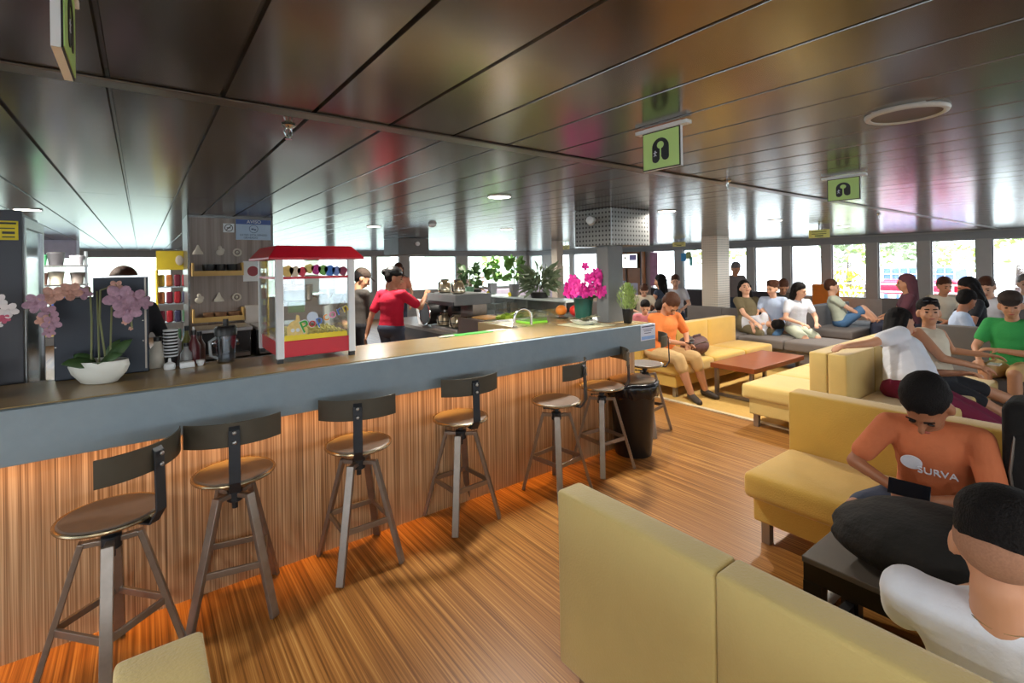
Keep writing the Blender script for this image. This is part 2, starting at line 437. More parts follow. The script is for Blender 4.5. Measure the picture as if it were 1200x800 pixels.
def canopy(x, y, w, d, z, m, label):
    o = thing('market_tent', label, 'tent', (x, y, .1))
    b = MB(); vs = [(x-w, y-d, z), (x+w, y-d, z), (x+w, y+d, z), (x-w, y+d, z), (x, y, z+.75)]
    b.add(vs, [(0, 1, 4), (1, 2, 4), (2, 3, 4), (3, 0, 4)]); b.build('roof', m, o, smooth=False, solid=.02)
    for sx in (-1, 1):
        for sy in (-1, 1):
            p = MB(); p.tube([(x+sx*w, y+sy*d, .1), (x+sx*w, y+sy*d, z)], .04, 8); p.build('pole', M_white, o)
canopy(19, 1.6, 1.3, 1.5, 1.65, M_white, 'white pitched market tent outside, rightmost in the windows')
canopy(21, 9.6, 1.4, 1.6, 1.6, M_white, 'white pitched market tent outside behind the seated trio')
o = thing('railing', 'white pipe railing outside along the right-hand windows', 'railing', (13.4, 5, 0))
for z in (.95, 1.12):
    b = MB(); b.tube([(13.4, -2, z), (13.4, 12, z)], .018, 8); b.build('rail', M_white, o)
for i in range(10):
    b = MB(); b.tube([(13.4, -1.9+i*1.5, -.1), (13.4, -1.9+i*1.5, 1.12)], .022, 8); b.build('post', M_white, o)
mb = MB(); mb.box(12.4, 14.1, YN, YF, -.12, -.02); struct(mb.build('floor_side_deck', M_quay, smooth=False), 'pale side deck outside the windows')

# ------------------------------------------------------------------ bar counter
o = thing('bar_counter', 'long bar counter with grey-blue fascia and striped wood front', 'counter', (0, 3, 0))
b = MB(); b.box(-2.6, 3.70, 3.0, 3.06, 0, .95); b.build('front_panel', M_panel, o, smooth=False)
b = MB(); b.box(3.66, 3.70, 3.06, 3.5, 0, .95); b.build('end_panel', M_walnut, o, smooth=False)
b = MB(); b.box(-2.6, 3.74, 2.79, 2.83, .90, HC-.004); b.box(3.70, 3.74, 2.83, 4.0, .90, HC-.004); b.build('fascia', M_fascia, o, smooth=False, bevel=.004)
b = MB(); b.box(-2.6, 3.0, 2.835, 3.40, HC-.03, HC); b.box(3.0, 3.735, 2.835, 4.0, HC-.03, HC); b.build('worktop', M_counter_top, o, smooth=False, bevel=.003)
b = MB(); b.box(-2.6, 3.69, 2.84, 2.99, .95, 1.09); b.build('soffit', M_walnut, o, smooth=False)
b = MB(); b.box(-2.6, 3.6, 3.08, 3.38, .05, 1.09); b.build('carcass', M_walnut, o, smooth=False)
M_led = mat('warm_led', (1., .42, .07), .4, 0, 0, emit=1.5)
b = MB(); b.box(-2.6, 3.65, 2.955, 2.985, .935, .949); b.build('led_strip', M_led, o, smooth=False)

# paper notice on the counter end
o = thing('paper_notice', 'small white and blue printed notice taped to the counter fascia end', 'notice', (3.63, 2.788, 1.06))
b = MB(); b.box(3.53, 3.735, 2.7865, 2.789, .985, 1.125); b.build('sheet', mat('paper', rgb(222, 228, 245), .7, 0, .03), o, smooth=False)
b = MB(); b.box(3.545, 3.72, 2.7855, 2.7865, 1.103, 1.112); b.box(3.56, 3.70, 2.7855, 2.7865, 1.082, 1.086); b.box(3.575, 3.68, 2.7855, 2.7865, 1.066, 1.071); b.box(3.58, 3.67, 2.7855, 2.7865, 1.046, 1.051)
b.build('print', mat('ink_navy', rgb(35, 40, 90), .6), o, smooth=False)
b = MB(); b.box(3.54, 3.725, 2.7855, 2.7865, .993, 1.022); b.build('blue_band', mat('blue_band', rgb(140, 180, 235), .6), o, smooth=False)

# ------------------------------------------------------------------ bar stools
def make_stool():
    t = thing('bar_stool', 'x', 'bar stool', (0, 0, 0))
    for sx in (-1, 1):
        for sy in (-1, 1):
            b = MB(); top = Vector((sx*.068, sy*.068, .565)); ft = Vector((sx*.175, sy*.185, .0))
            ft2 = ft+Vector((0, 0, .006))
            b.bar((sx*.018, sy*.018, .56), top, .03, .022)
            b.bar(top+Vector((0, 0, .01)), ft2, .042, .022, (sx, sy, 0)); b.build('leg', M_gun, t, smooth=False, bevel=.003)
    zf = .25; k = 1-zf/.565; ex = .068+(.175-.068)*k+.004; ey = .068+(.185-.068)*k+.004
    b = MB()
    for a, c in (((-ex, -ey), (ex, -ey)), ((ex, -ey), (ex, ey)), ((ex, ey), (-ex, ey)), ((-ex, ey), (-ex, -ey))): b.bar((*a, zf), (*c, zf), .014, .03)
    b.build('footrest', M_gun, t, smooth=False, bevel=.002)
    b = MB(); b.lathe([(.03, .525), (.036, .53), (.036, .58), (.028, .585)], seg=16); b.lathe([(.014, .49), (.014, .63)], seg=12); b.lathe([(.024, .6), (.024, .654)], seg=12); b.build('screw', M_blackmetal, t)
    b = MB(); b.bar((.02, 0, .6), (.085, .02, .605), .008, .008); b.ell((.09, .02, .605), .01); b.build('handle', M_blackmetal, t)
    b = MB(); b.lathe([(.0, .655), (.166, .653), (.178, .661), (.178, .669), (.166, .677), (.08, .673), (.0, .671)], seg=48); s = b.build('seat', M_seat, t)
    b = MB(); ring = [(.178*math.cos(2*PI*i/48), .178*math.sin(2*PI*i/48), .666) for i in range(49)]; b.tube(ring, .0085, 8, False); b.build('rim', M_brass, s)
    # bracket at local -x, backrest plate curved
    b = MB(); b.bar((-.08, 0, .646), (-.20, 0, .646), .048, .008); b.bar((-.20, 0, .644), (-.235, 0, .70), .048, .008, (1, 0, 0)); b.bar((-.235, 0, .698), (-.228, 0, .94), .048, .008, (1, 0, 0)); b.bar((-.228, 0, .936), (-.21, 0, .962), .045, .008, (1, 0, 0))
    bk = b.build('back_bracket', M_blackmetal, t, smooth=False, bevel=.002)
    for zz in (.93, .885): b = MB(); b.ell((-.243, 0, zz), (.006, .009, .009)); b.build('bolt', M_steel, bk)
    b = MB(); vs = []; fs = []; N = 16; rad = .27
    for i in range(N+1):
        a = R(-43+86*i/N)
        for r in (rad, rad+.005):
            for z in (.862, .972): vs.append((.055-r*math.cos(a), r*math.sin(a)*1.08, z))
    for i in range(N):
        a = i*4; c = a+4
        fs += [(a, c, c+1, a+1), (a+2, a+3, c+3, c+2), (a+1, c+1, c+3, a+3), (a, a+2, c+2, c)]
    fs += [(0, 1, 3, 2), (N*4, N*4+2, N*4+3, N*4+1)]
    b.add(vs, fs); b.build('backrest', M_backplate, t, bevel=.002)
    return t
proto = make_stool()
def spin(t, a, base):
    for c in t.children:
        n = c.name.split('.')[0]
        if n in ('seat', 'back_bracket', 'backrest', 'handle'): c.rotation_euler = (0, 0, a)
        else: c.rotation_euler = (0, 0, base)
STOOLS = [(-.112, 2.65, 135, 40, 'metal bar stool nearest the camera with its back turned to the right'),
          (.36, 2.80, 83, -12, 'metal bar stool second from the left, backrest touching its left neighbour'),
          (.985, 2.79, 70, 0, 'metal bar stool in front of the popcorn machine, third from the left'),
          (1.69, 2.83, 85, 3, 'metal bar stool in the middle of the row with its back overlapping the fascia'),
          (2.45, 2.72, 113, 6, 'metal bar stool fifth from the left, backrest turned right'),
          (3.03, 2.80, 150, -4, 'metal bar stool in front of the black bin'),
          (4.02, 3.13, 130, 10, 'metal bar stool round the counter end behind the black bin')]
for i, (x, y, a, base, lb) in enumerate(STOOLS):
    t = proto if i == 0 else dup(proto)
    t.location = (x, y, 0); t['label'] = lb; t['group'] = 'bar stools along the counter'
    spin(t, R(a), R(base))

# ------------------------------------------------------------------ bin
bx, by = 3.47, 2.84
o = thing('waste_bin', 'round black waste bin lined with a black bag at the counter end', 'waste bin', (bx, by, 0))
b = MB(); b.lathe([(.155, 0), (.16, .02), (.195, .60), (.2, .62), (.19, .62), (.18, .6)], (bx, by, 0), 32); b.build('body', M_black, o)
b = MB(); random.seed(4); vs = []; seg = 64
prof = [(.19, .60), (.205, .645), (.222, .64), (.228, .60), (.222, .55), (.212, .52)]
for r, z in prof:
    for k2 in range(seg):
        a = 2*PI*k2/seg; w = 1+.03*math.sin(k2*1.7+z*30)+random.uniform(-.015, .015); vs.append((bx+r*w*math.cos(a), by+r*w*math.sin(a), z+.012*math.sin(k2*.9)*(z < .6)))
fs = []
for i in range(len(prof)-1):
    for k2 in range(seg): c = (k2+1) % seg; fs.append((i*seg+k2, i*seg+c, (i+1)*seg+c, (i+1)*seg+k2))
b.add(vs, fs); b.build('bin_liner', mat('bin_bag', rgb(20, 22, 28), .25, 0, .1), o, angle=80)
b = MB(); b.lathe([(.0, .635), (.19, .635), (.2, .65), (.19, .66), (.1, .668), (.0, .67)], (bx, by, 0), 32); b.build('lid', mat('bin_lid', rgb(92, 76, 58), .35, .2, .1), o)

# ------------------------------------------------------------------ sofas
def sofa(label, loc, rz, W, mods, m, D=.75, bt=.15, hb=.80, hs=.43, group='mustard sofas', legm=M_steel, arm=False, backs=None):
    """local: back outer face x=0, faces +x, runs y 0..W"""
    t = thing('sofa', label, 'sofa', (0, 0, 0), 0, group); w = W/mods
    for i in range(mods):
        y0, y1 = i*w, (i+1)*w; cy = (y0+y1)/2
        b = MB(); b.cushion((.085+bt, cy, (hs+.012+hs-.16)/2+.0), ((.01), (w-.01)/2, .01), .005) if False else None
        b = MB(); b.cushion(((bt+D+.02)/2, cy, hs-.075), ((D+.02-bt)/2, w/2-.003, .075), .035, .012); b.build('seat_cushion', m, t)
        if backs is None or i in backs:
            b = MB(); b.cushion((bt/2, cy, (hb+.13)/2), (bt/2, w/2-.0005, (hb-.13)/2), .014, 0.004); bk = b.build('backrest', m, t); b = MB(); b.tube([(.004, y0+.006, hb-.012), (.004, y1-.006, hb-.012)], .004, 6); b.build('piping', m, bk)
    b = MB(); b.box(bt+.01, D-.05, .03, W-.03, .13, hs-.14); b.build('base', m, t, smooth=False, bevel=.012)
    for x in (.07, D-.10):
        for y in (.09, W-.09):
            b = MB(); b.box(x-.025, x+.025, y-.025, y+.025, 0, .14); b.build('leg', legm, t, smooth=False, bevel=.003)
    t.location = loc; t.rotation_euler = (0, 0, rz)
    return t
# A: foreground, back towards us, faces +X.   local y runs world +Y
sofa('mustard sofa in the foreground seen from behind, under the man in white', (1.283, -1.87, 0), 0, 3.3, 5, M_yellow2, bt=.125, D=.66)
# E: back corner bottom-left, faces -X
sofa('mustard sofa corner at the bottom left edge, backing on the camera', (.11, 1.43, 0), PI, 2.6, 4, M_yellow2, bt=.17, D=.8)
# B: faces -X ; rz=pi -> local +x = world -X, local y = world -Y
sofa('mustard sofa with the boy in the orange shirt', (3.62, 1.52, 0), PI, 3.3, 5, M_yellow3, bt=.16, D=.755)
# D: faces -Y ; rz=-90: local x-> -Y, local y -> +X
sofa('mustard sofa under the two women, backing on its twin', (4.90, 1.81, 0), -PI/2, 2.1, 3, M_yellow, bt=.15, D=.78, hb=.84)
# C2: faces +Y ; rz=90: local x->+Y, local y -> -X
sofa('mustard sofa beside the coffee table, turned away from the two women', (7.0, 1.815, 0), PI/2, 2.1, 3, M_yellow, bt=.15, D=.78, hb=.84)
# C1: faces -Y
sofa('mustard sofa under the woman in orange, behind the coffee table', (5.2, 4.28, 0), -PI/2, 2.4, 3, M_yellow3, bt=.16, D=.72, hb=.81)
G = 'grey sofas'
sofa('grey sofa under the woman in the olive shirt', (8.75, 5.65, 0), PI, 2.9, 4, M_greyfab, D=.95, bt=.16, hb=.82, hs=.46, group=G, legm=M_black, backs=[0, 1])
sofa('grey sofa under the person in pale green', (9.45, 3.98, 0), -PI/2, 1.9, 2, M_greyfab, D=.85, bt=.2, hb=.84, hs=.48, group=G, legm=M_black)
sofa('grey sofa behind the mustard sofa of the woman in orange', (5.85, 5.35, 0), -PI/2, 1.85, 2, M_greyfab, D=.8, bt=.16, hb=.84, group=G, legm=M_black)
sofa('grey sofa holding the long-haired person in black', (7.1, 7.1, 0), -PI/2, 2.7, 3, M_greyfab, D=.8, bt=.16, hb=.9, group=G, legm=M_black)
sofa('grey sofa under the man in the green shirt', (7.95, 1.75, 0), PI, 3.2, 4, M_greyfab, D=.8, bt=.16, hb=.86, group=G, legm=M_black)
sofa('grey sofa in front of the red boat window', (11.2, 3.15, 0), PI, 3.0, 4, M_greyfab, D=.8, bt=.16, hb=.95, group=G, legm=M_black)
sofa('dark grey sofa under the right windows behind the trio', (11.9, 8.9, 0), PI, 3.6, 4, mat('charcoal_fabric', rgb(70, 66, 70), .85, 0, .1), D=.8, bt=.16, hb=.95, group=G, legm=M_black)

# coffee table
def coffee_table(name, label, x0, x1, y0, y1, h, top, fr, tk=.06):
    o = thing(name, label, 'table', ((x0+x1)/2, (y0+y1)/2, 0))
    b = MB(); b.box(x0, x1, y0, y1, h-tk, h); b.build('tabletop', top, o, smooth=False, bevel=.006)
    for x in (x0+.05, x1-.05):
        for y in (y0+.06, y1-.06):
            b = MB(); b.box(x-.025, x+.025, y-.02, y+.02, 0, h-tk); b.build('leg', fr, o, smooth=False, bevel=.003)
    b = MB()
    for x in (x0+.05, x1-.05): b.box(x-.02, x+.02, y0+.08, y1-.08, .02, .05)
    b.build('floor_rail', fr, o, smooth=False)
    return o
coffee_table('coffee_table', 'low reddish wood coffee table between the mustard sofas', 5.68, 7.0, 2.86, 3.42, .42, M_tablewood, M_gun)
o = thing('rug', 'flat mustard rug with pale edge under the coffee table', 'rug', (6.5, 3.1, 0))
b = MB(); b.box(5.15, 8.0, 1.5, 4.5, .001, .010); b.build('pile', M_rug, o, smooth=False)
b = MB(); b.box(5.09, 5.15, 1.5, 4.5, .001, .012); b.build('edge_binding', M_rugedge, o, smooth=False)
# black low table with bag between A and B
o = thing('low_table', 'black low table with grey top beside the foreground sofa', 'table', (2.5, .3, 0))
b = MB(); b.box(2.22, 2.68, -.45, .93, .405, .43); b.build('tabletop', mat('table_grey', rgb(88, 82, 76), .5), o, smooth=False, bevel=.004)
b = MB(); b.box(2.225, 2.675, -.445, .925, .33, .404); b.build('apron', M_black, o, smooth=False)
for x in (2.25, 2.65):
    for y in (-.42, .89):
        b = MB(); b.box(x-.03, x+.03, y-.035, y+.035, 0, .33); b.build('leg', M_black, o, smooth=False)
b = MB(); b.box(2.27, 2.63, .87, .91, .03, .08); b.box(2.23, 2.27, -.4, .87, .05, .14); b.build('stretcher', M_black, o, smooth=False)

# ------------------------------------------------------------------ figures
M_skin = mat('skin_tan', rgb(196, 142, 110), .55, 0, .06, 20)
M_skinl = mat('skin_light', rgb(220, 170, 142), .55, 0, .06, 20)
M_skind = mat('skin_brown', rgb(158, 104, 76), .55, 0, .06, 20)
M_hair = mat('hair_black', rgb(20, 17, 18), .75, 0, .3, 80, .8, 160, spec=.2)
M_hairb = mat('hair_brown', rgb(78, 48, 34), .5, 0, .3, 80, .8, 160, spec=.2)
M_fade = mat('hair_stubble', rgb(160, 116, 92), .8, 0, .3, 200)
M_eye = mat('eye_dark', rgb(30, 22, 20), .2)
M_lip = mat('lip', rgb(170, 88, 78), .5)
M_shoe = mat('shoe_dark', rgb(58, 48, 40), .6)
M_shoew = mat('shoe_white', rgb(215, 215, 215), .6)
def cloth(name, r, g, b): return mat('cloth_'+name, rgb(r, g, b), .85, 0, .1, 9, .35, 45)

def remesh(pieces, name, m, parent, voxel, smooth=4, shade=True):
    b = MB()
    for p in pieces:
        if p[0] == 'c': b.cap(p[1], p[2], p[3], p[4], 12)
        else: b.ell(p[1], p[2], p[3] if len(p) > 3 else None, 14, 10)
    me = bpy.data.meshes.new('tmp'); me.from_pydata(b.v, [], b.f); me.update()
    o = bpy.data.objects.new('tmp', me); COL.objects.link(o)
    r = o.modifiers.new('r', 'REMESH'); r.mode = 'VOXEL'; r.voxel_size = voxel
    if smooth:
        s = o.modifiers.new('s', 'SMOOTH'); s.factor = .5; s.iterations = smooth
    dg = bpy.context.evaluated_depsgraph_get()
    me2 = bpy.data.meshes.new_from_object(o.evaluated_get(dg)); me2.name = name
    bpy.data.objects.remove(o); bpy.data.meshes.remove(me)
    me2.materials.clear(); me2.materials.append(m)
    for p in me2.polygons: p.use_smooth = True
    r = bpy.data.objects.new(name, me2); COL.objects.link(r)
    if parent is not None: r.parent = parent
    return r
def ik(a, b, l1, l2, pole):
    a = Vector(a); b = Vector(b); d = b-a; L = d.length; mx = (l1+l2)*.995
    if L > mx: d = d*(mx/L); b = a+d; L = mx
    d.normalize(); x = (l1*l1-l2*l2+L*L)/(2*L); h = math.sqrt(max(0, l1*l1-x*x)); p = Vector(pole); p = p-d*p.dot(d)
    if p.length < 1e-4: p = Vector((0, 0, 1))-d*d.z
    p.normalize(); return a+d*x+p*h, b
def hand(pieces, w, fdir, nrm, s, side, curl=.5):
    """palm + four fingers + thumb. fdir finger direction, nrm = palm normal (curl towards it), side +1 left / -1 right"""
    f = Vector(fdir).normalized(); n = Vector(nrm); n = (n-f*n.dot(f)).normalized(); l = n.cross(f)*side
    M = Matrix(((f.x, l.x, n.x), (f.y, l.y, n.y), (f.z, l.z, n.z)))
    w = Vector(w)
    pieces.append(('e', w+f*.05*s, (.052*s, .040*s, .016*s), M))
    for i, (o, ln) in enumerate(((-.029, .062), (-.010, .074), (.010, .072), (.028, .056))):
        k = w+f*.088*s+l*o*s
        c1 = curl*.6; c2 = curl*1.5
        m1 = k+(f*math.cos(c1)+n*math.sin(c1))*ln*.5*s; m2 = m1+(f*math.cos(c2)+n*math.sin(c2))*ln*.5*s
        pieces.append(('c', k, m1, .0095*s, .009*s)); pieces.append(('c', m1, m2, .009*s, .0075*s))
    t0 = w+f*.03*s-l*.034*s; t1 = t0+(f*.6-l*.7+n*.3).normalized()*.036*s; t2 = t1+(f*.9-l*.1+n*.5).normalized()*.03*s
    pieces.append(('c', t0, t1, .013*s, .011*s)); pieces.append(('c', t1, t2, .011*s, .009*s))

def person(label, loc, yaw, s=1.05, pose='sit', seat=.43, lean=.12, side=0., twist=0., turn=(0, 0, 0), skin=None, shirt=None, sleeve=.55, bottom=None, leg='long',
           hair='short', hairm=None, lh=None, rh=None, lf=None, rf=None, knees=None, elbows=None, shoe=None, vox=.014, girth=1., headup=None, name='person', cap=None, group=None, poles=None, hnorm=(None, None), face=True, skirt=None, thick=1., lying=None, hs=1.06):
    """local frame: +x forward, +y left; every measure in metres times s"""
    skin = skin or M_skin; shirt = shirt or cloth('grey', 120, 120, 120); bottom = bottom or cloth('navy', 50, 55, 75); hairm = hairm or M_hair
    t = thing(name, label, 'person', (0, 0, 0), 0, group)
    V = lambda x, y, z: Vector((x*s, y*s, z*s))
    S = s
    if pose == 'sit': P = Vector((0, 0, seat+.095*s))
    else: P = Vector((0, 0, .90*s))
    Rt = Euler((side, lean, twist), 'XYZ').to_matrix() if lying is None else lying
    up = lambda x, y, z: P+Rt @ V(x, y, z)
    waist = up(0, 0, .16); chest = up(0, 0, .34); neck = up(0.0, 0, .49)
    Rh = Rt @ Euler((turn[0], turn[1], turn[2]), 'XYZ').to_matrix()
    hb = up(.012, 0, .545); H = lambda x, y, z: hb+Rh @ V(x*hs, y*hs, (z+.085)*hs)
    sh = {1: up(0, .165*thick, .435), -1: up(0, -.165*thick, .435)}
    hp = {1: P+V(.0, .085, -.01), -1: P+V(0, -.085, -.01)} if pose == 'sit' else {1: P+V(0, .085, -.03), -1: P+V(0, -.085, -.03)}
    body = []; top = []; low = []; g = girth
    RM = Rt
    def torso(L, e, full=True):
        L.append(('e', up(0, 0, .03), ((.125*g+e)*S, (.165*g+e)*S, (.12+e)*S), RM))
        L.append(('e', up(.005, 0, .17), ((.112*g+e)*S, (.145*g+e)*S, (.15+e)*S), RM))
        L.append(('e', up(.003, 0, .10), ((.118*g+e)*S, (.153*g+e)*S, (.14+e)*S), RM))
        L.append(('e', up(.002, 0, .25), ((.112*g**.8+e)*S, (.152*g**.8+e)*S, (.14+e)*S), RM))
        L.append(('e', up(0.0, 0, .33), ((.112*g**.6+e)*S, (.162*g**.6+e)*S, (.145+e)*S), RM))
        L.append(('c', up(-.01, .13*thick, .425), up(-.01, -.13*thick, .425), (.055+e)*S, (.055+e)*S))
    torso(body, 0)
    body.append(('c', up(-.005, 0, .44), up(.008, 0, .56), .058*S, .052*S))
    # head
    Q = S*hs
    hd = [('e', H(-.012, 0, .045), (.098*Q, .080*Q, .088*Q), Rh), ('e', H(.020, 0, -.02), (.074*Q, .066*Q, .085*Q), Rh), ('e', H(.034, 0, -.078), (.050*Q, .046*Q, .036*Q), Rh),
          ('c', H(.088, 0, .012), H(.112, 0, -.026), .009*Q, .014*Q), ('e', H(.086, 0, -.060), (.014*Q, .024*Q, .009*Q), Rh), ('e', H(.080, 0, .026), (.014*Q, .052*Q, .010*Q), Rh),
          ('e', H(-.004, .080, -.012), (.022*Q, .014*Q, .034*Q), Rh), ('e', H(-.004, -.080, -.012), (.022*Q, .014*Q, .034*Q), Rh), ('e', H(.066, .034, -.03), (.02*Q, .022*Q, .022*Q), Rh), ('e', H(.066, -.034, -.03), (.02*Q, .022*Q, .022*Q), Rh)]
    body += hd
    # arms
    tgt = {1: lh, -1: rh}; sl = []
    for sd in (1, -1):
        w = tgt[sd]
        w = Vector(w) if w is not None else (V(.34, sd*.13, 0)+Vector((0, 0, seat+.20*s)) if pose == 'sit' else sh[sd]+V(.10, sd*.07, -.50))
        pole = (poles or {}).get(sd, (-.4, sd*.8, -.7)); el, w = ik(sh[sd], w, .285*S, .255*S, pole)
        body.append(('c', sh[sd], el, .050*S*g**.3, .038*S)); body.append(('c', el, w, .038*S, .025*S))
        fd = (w-el).normalized(); nn = hnorm[0 if sd == 1 else 1] or (0, -sd*.3, -1)
        hand(body, w-fd*.006, fd, nn, S, sd, .55)
        if sleeve >= 1.:
            top.append(('c', sh[sd], el, .062*S*g**.3, .050*S)); top.append(('c', el, el+(w-el)*(.92 if sleeve > 1 else .02), .050*S, .036*S))
        elif sleeve > 0: top.append(('c', sh[sd]+Vector((0, 0, -.004)), sh[sd]+(el-sh[sd])*sleeve, .066*S*g**.3, .060*S*g**.3))
    # legs
    for sd in (1, -1):
        f = {1: lf, -1: rf}[sd]
        if f is None: f = V(.42, sd*.11, 0)+Vector((0, 0, .075*s)) if pose == 'sit' else P+V(.02 if sd == 1 else -.06, sd*.10, -.825)
        pole = (knees or {}).get(sd, (1, sd*.05, .6 if pose == 'sit' else 0)); kn, an = ik(hp[sd], Vector(f), .41*S, .41*S, pole)
        body.append(('c', hp[sd], kn, .085*S*g**.5, .056*S)); body.append(('c', kn, kn+(an-kn)*.35, .054*S, .056*S)); body.append(('c', kn+(an-kn)*.35, an, .056*S, .036*S))
        fl = Vector((1, sd*.15, 0)) if lying is None else Vector((0, 0, 1)).cross(an-kn).cross(an-kn)*-1
        d = (kn-an).normalized(); fl = (fl-d*fl.dot(d)*.6).normalized()
        if pose != 'lie': fl.z = min(fl.z, 0)*.2; fl.normalize()
        a0 = an-d*.035*S-fl*.03*S; a1 = an-d*.045*S+fl*.15*S
        if pose != 'lie' and an.z < .12: a0.z = max(a0.z, .034*S); a1.z = .03*S
        body.append(('c', an, a0, .036*S, .034*S)); body.append(('c', a0, a1, .034*S, .026*S))
        e = .012
        if leg == 'long':
            low.append(('c', hp[sd], kn, (.085*g**.5+e)*S, (.058+e)*S)); low.append(('c', kn, kn+(an-kn)*.9, (.058+e)*S, (.045+e)*S))
        elif leg == 'short': low.append(('c', hp[sd], hp[sd]+(kn-hp[sd])*.86, (.087*g**.5+e)*S, (.066+e)*S))
        elif leg == 'crop':
            low.append(('c', hp[sd], kn, (.085*g**.5+e)*S, (.062+e)*S)); low.append(('c', kn, kn+(an-kn)*.28, (.062+e)*S, (.060+e)*S))
        elif leg == 'skirt':
            low.append(('c', hp[sd], kn, (.095*g**.5+e)*S, (.075+e)*S)); low.append(('c', kn, kn+(an-kn)*.85, (.078+e)*S, (.075+e)*S)); low.append(('c', hp[sd]+(kn-hp[sd])*.9+Vector((0, -sd*.05*S, 0)), kn+(an-kn)*.8+Vector((0, -sd*.05*S, 0)), .07*S, .07*S))
        if shoe is not False:
            remesh([('c', a0+Vector((0, 0, .004)), a1+Vector((0, 0, .002)), .042*S, .034*S), ('c', a0, an+(a0-an)*.4, .043*S, .042*S)], 'shoe', shoe or M_shoe, t, max(vox, .01), 2)
    remesh(body, 'body', skin, t, vox, 3)
    torso(top, .014)
    remesh(top, 'shirt', shirt, t, vox, 9)
    if leg:
        low.append(('e', up(0, 0, .0), ((.14*g+.012)*S, (.18*g**.7+.01)*S, .115*S), RM))
        remesh(low, {'long': 'trousers', 'short': 'shorts', 'crop': 'cropped_trousers', 'skirt': 'skirt'}[leg], bottom, t, vox, 3)
    # hair
    hh = []
    if hair in ('short', 'fade', 'long', 'bun', 'curly', 'tail'):
        hh.append(('e', H(-.020, 0, .058), (.103*Q, .088*Q, .088*Q), Rh))
        hh.append(('e', H(-.045, 0, .02), (.072*Q, .084*Q, .085*Q), Rh))
        if hair == 'fade':
            hh = [('e', H(-.012, 0, .078), (.106*Q, .088*Q, .072*Q), Rh), ('e', H(-.042, 0, .05), (.075*Q, .082*Q, .07*Q), Rh)]
        if hair == 'curly': hh += [('e', H(-.03+.04*math.cos(a), .06*math.sin(a), .10), .04*Q) for a in (0, 1, 2, 3, 4, 5)]
        if hair in ('long', 'tail'):
            for sd in (1, -1): hh.append(('c', H(-.02, sd*.072, .03), H(-.06, sd*.075, -.16), .036*Q, .04*Q))
            hh.append(('c', H(-.06, 0, .02), H(-.085, 0, -.24), .075*Q, .055*Q)); hh.append(('c', H(-.065, .035, -.05), H(-.085, .04, -.25), .055*Q, .04*Q)); hh.append(('c', H(-.065, -.035, -.05), H(-.085, -.04, -.25), .055*Q, .04*Q))
        if hair == 'bun': hh.append(('e', H(-.115, 0, .055), .042*Q))
        remesh(hh, 'hair', hairm, t, max(.007, vox*.7), 2)
    if hair == 'fade':
        remesh([('e', H(-.022, 0, .02), (.094*Q, .0835*Q, .075*Q), Rh)], 'cropped_hair', M_fade, t, max(.007, vox*.7), 1)
    if cap:
        b = [('e', H(-.016, 0, .066), (.106*Q, .090*Q, .080*Q), Rh)]
        c = remesh(b, 'cap', cap, t, max(.007, vox*.7), 2)
        bb = MB(); n = 12; vs = []
        for i in range(n+1):
            a = -PI/2+PI*i/n
            for zz in (0, .008): vs.append(H(.07+.09*math.cos(a), .07*math.sin(a), .062-.03*math.cos(a)+zz))
        fs = []
        for i in range(n): fs += [(2*i, 2*i+2, 2*i+3, 2*i+1)]
        fs += [tuple(range(0, 2*n+2, 2)), tuple(range(2*n+1, 0, -2))]
        bb.add(vs, fs); bb.build('cap_brim', cap, t, raw=True)
    if face:
        for sd in (1, -1):
            b = MB(); b.ell(H(.086, sd*.031, -.001), (.006*Q, .013*Q, .0065*Q), Rh); b.build('eye', M_eye, t, raw=True)
            b = MB(); b.cap(H(.094, sd*.016, .024), H(.086, sd*.046, .026), .0045*Q, .003*Q, 8); b.build('eyebrow', hairm if hairm is not M_skin else M_hair, t, raw=True)
        b = MB(); b.ell(H(.097, 0, -.060), (.006*Q, .022*Q, .006*Q), Rh); b.build('lips', M_lip, t, raw=True)
    t.location = (loc[0], loc[1], 0 if len(loc) < 3 else loc[2]); t.rotation_euler = (0, 0, yaw)
    t_info = {'H': H, 'Rh': Rh, 'Rt': Rt, 'up': up}
    return t, t_info
def tolocal(t, p):
    """world point to the figure's own frame"""
    c, s = math.cos(t[1]), math.sin(t[1]); d = Vector(p)-Vector((t[0][0], t[0][1], 0)); return (c*d.x+s*d.y, -s*d.x+c*d.y, d.z)
def LP(loc, yaw, p): return tolocal((loc, yaw), p)
def held(name, label, cat, mb, m, **k):
    o = mb.build(name, m, **k); return tag(o, label, cat)

M_orange = cloth('orange', 196, 110, 70); M_orange2 = cloth('bright_orange', 240, 138, 72); M_whitec = cloth('white', 216, 220, 232); M_beige = cloth('beige', 214, 204, 184)
M_maroon = cloth('maroon', 112, 16, 56); M_khaki = cloth('khaki', 204, 172, 122); M_blacks = cloth('black', 26, 28, 36); M_redc = cloth('crimson', 206, 20, 58)
M_denim = cloth('denim', 66, 76, 98); M_greenc = cloth('green', 52, 160, 84); M_olive = cloth('olive', 108, 98, 72); M_dkgrey = cloth('dark_grey', 66, 62, 58)
M_pale = cloth('pale_green', 196, 204, 186); M_blues = cloth('blue', 84, 124, 168); M_navyc = cloth('navy2', 46, 58, 78); M_plum = cloth('plum', 96, 54, 66); M_ltblue = cloth('light_blue', 178, 196, 226)
M_phone = mat('phone', rgb(20, 22, 30), .15)
def W(loc, yaw, pts): return [LP(loc, yaw, p) for p in pts]

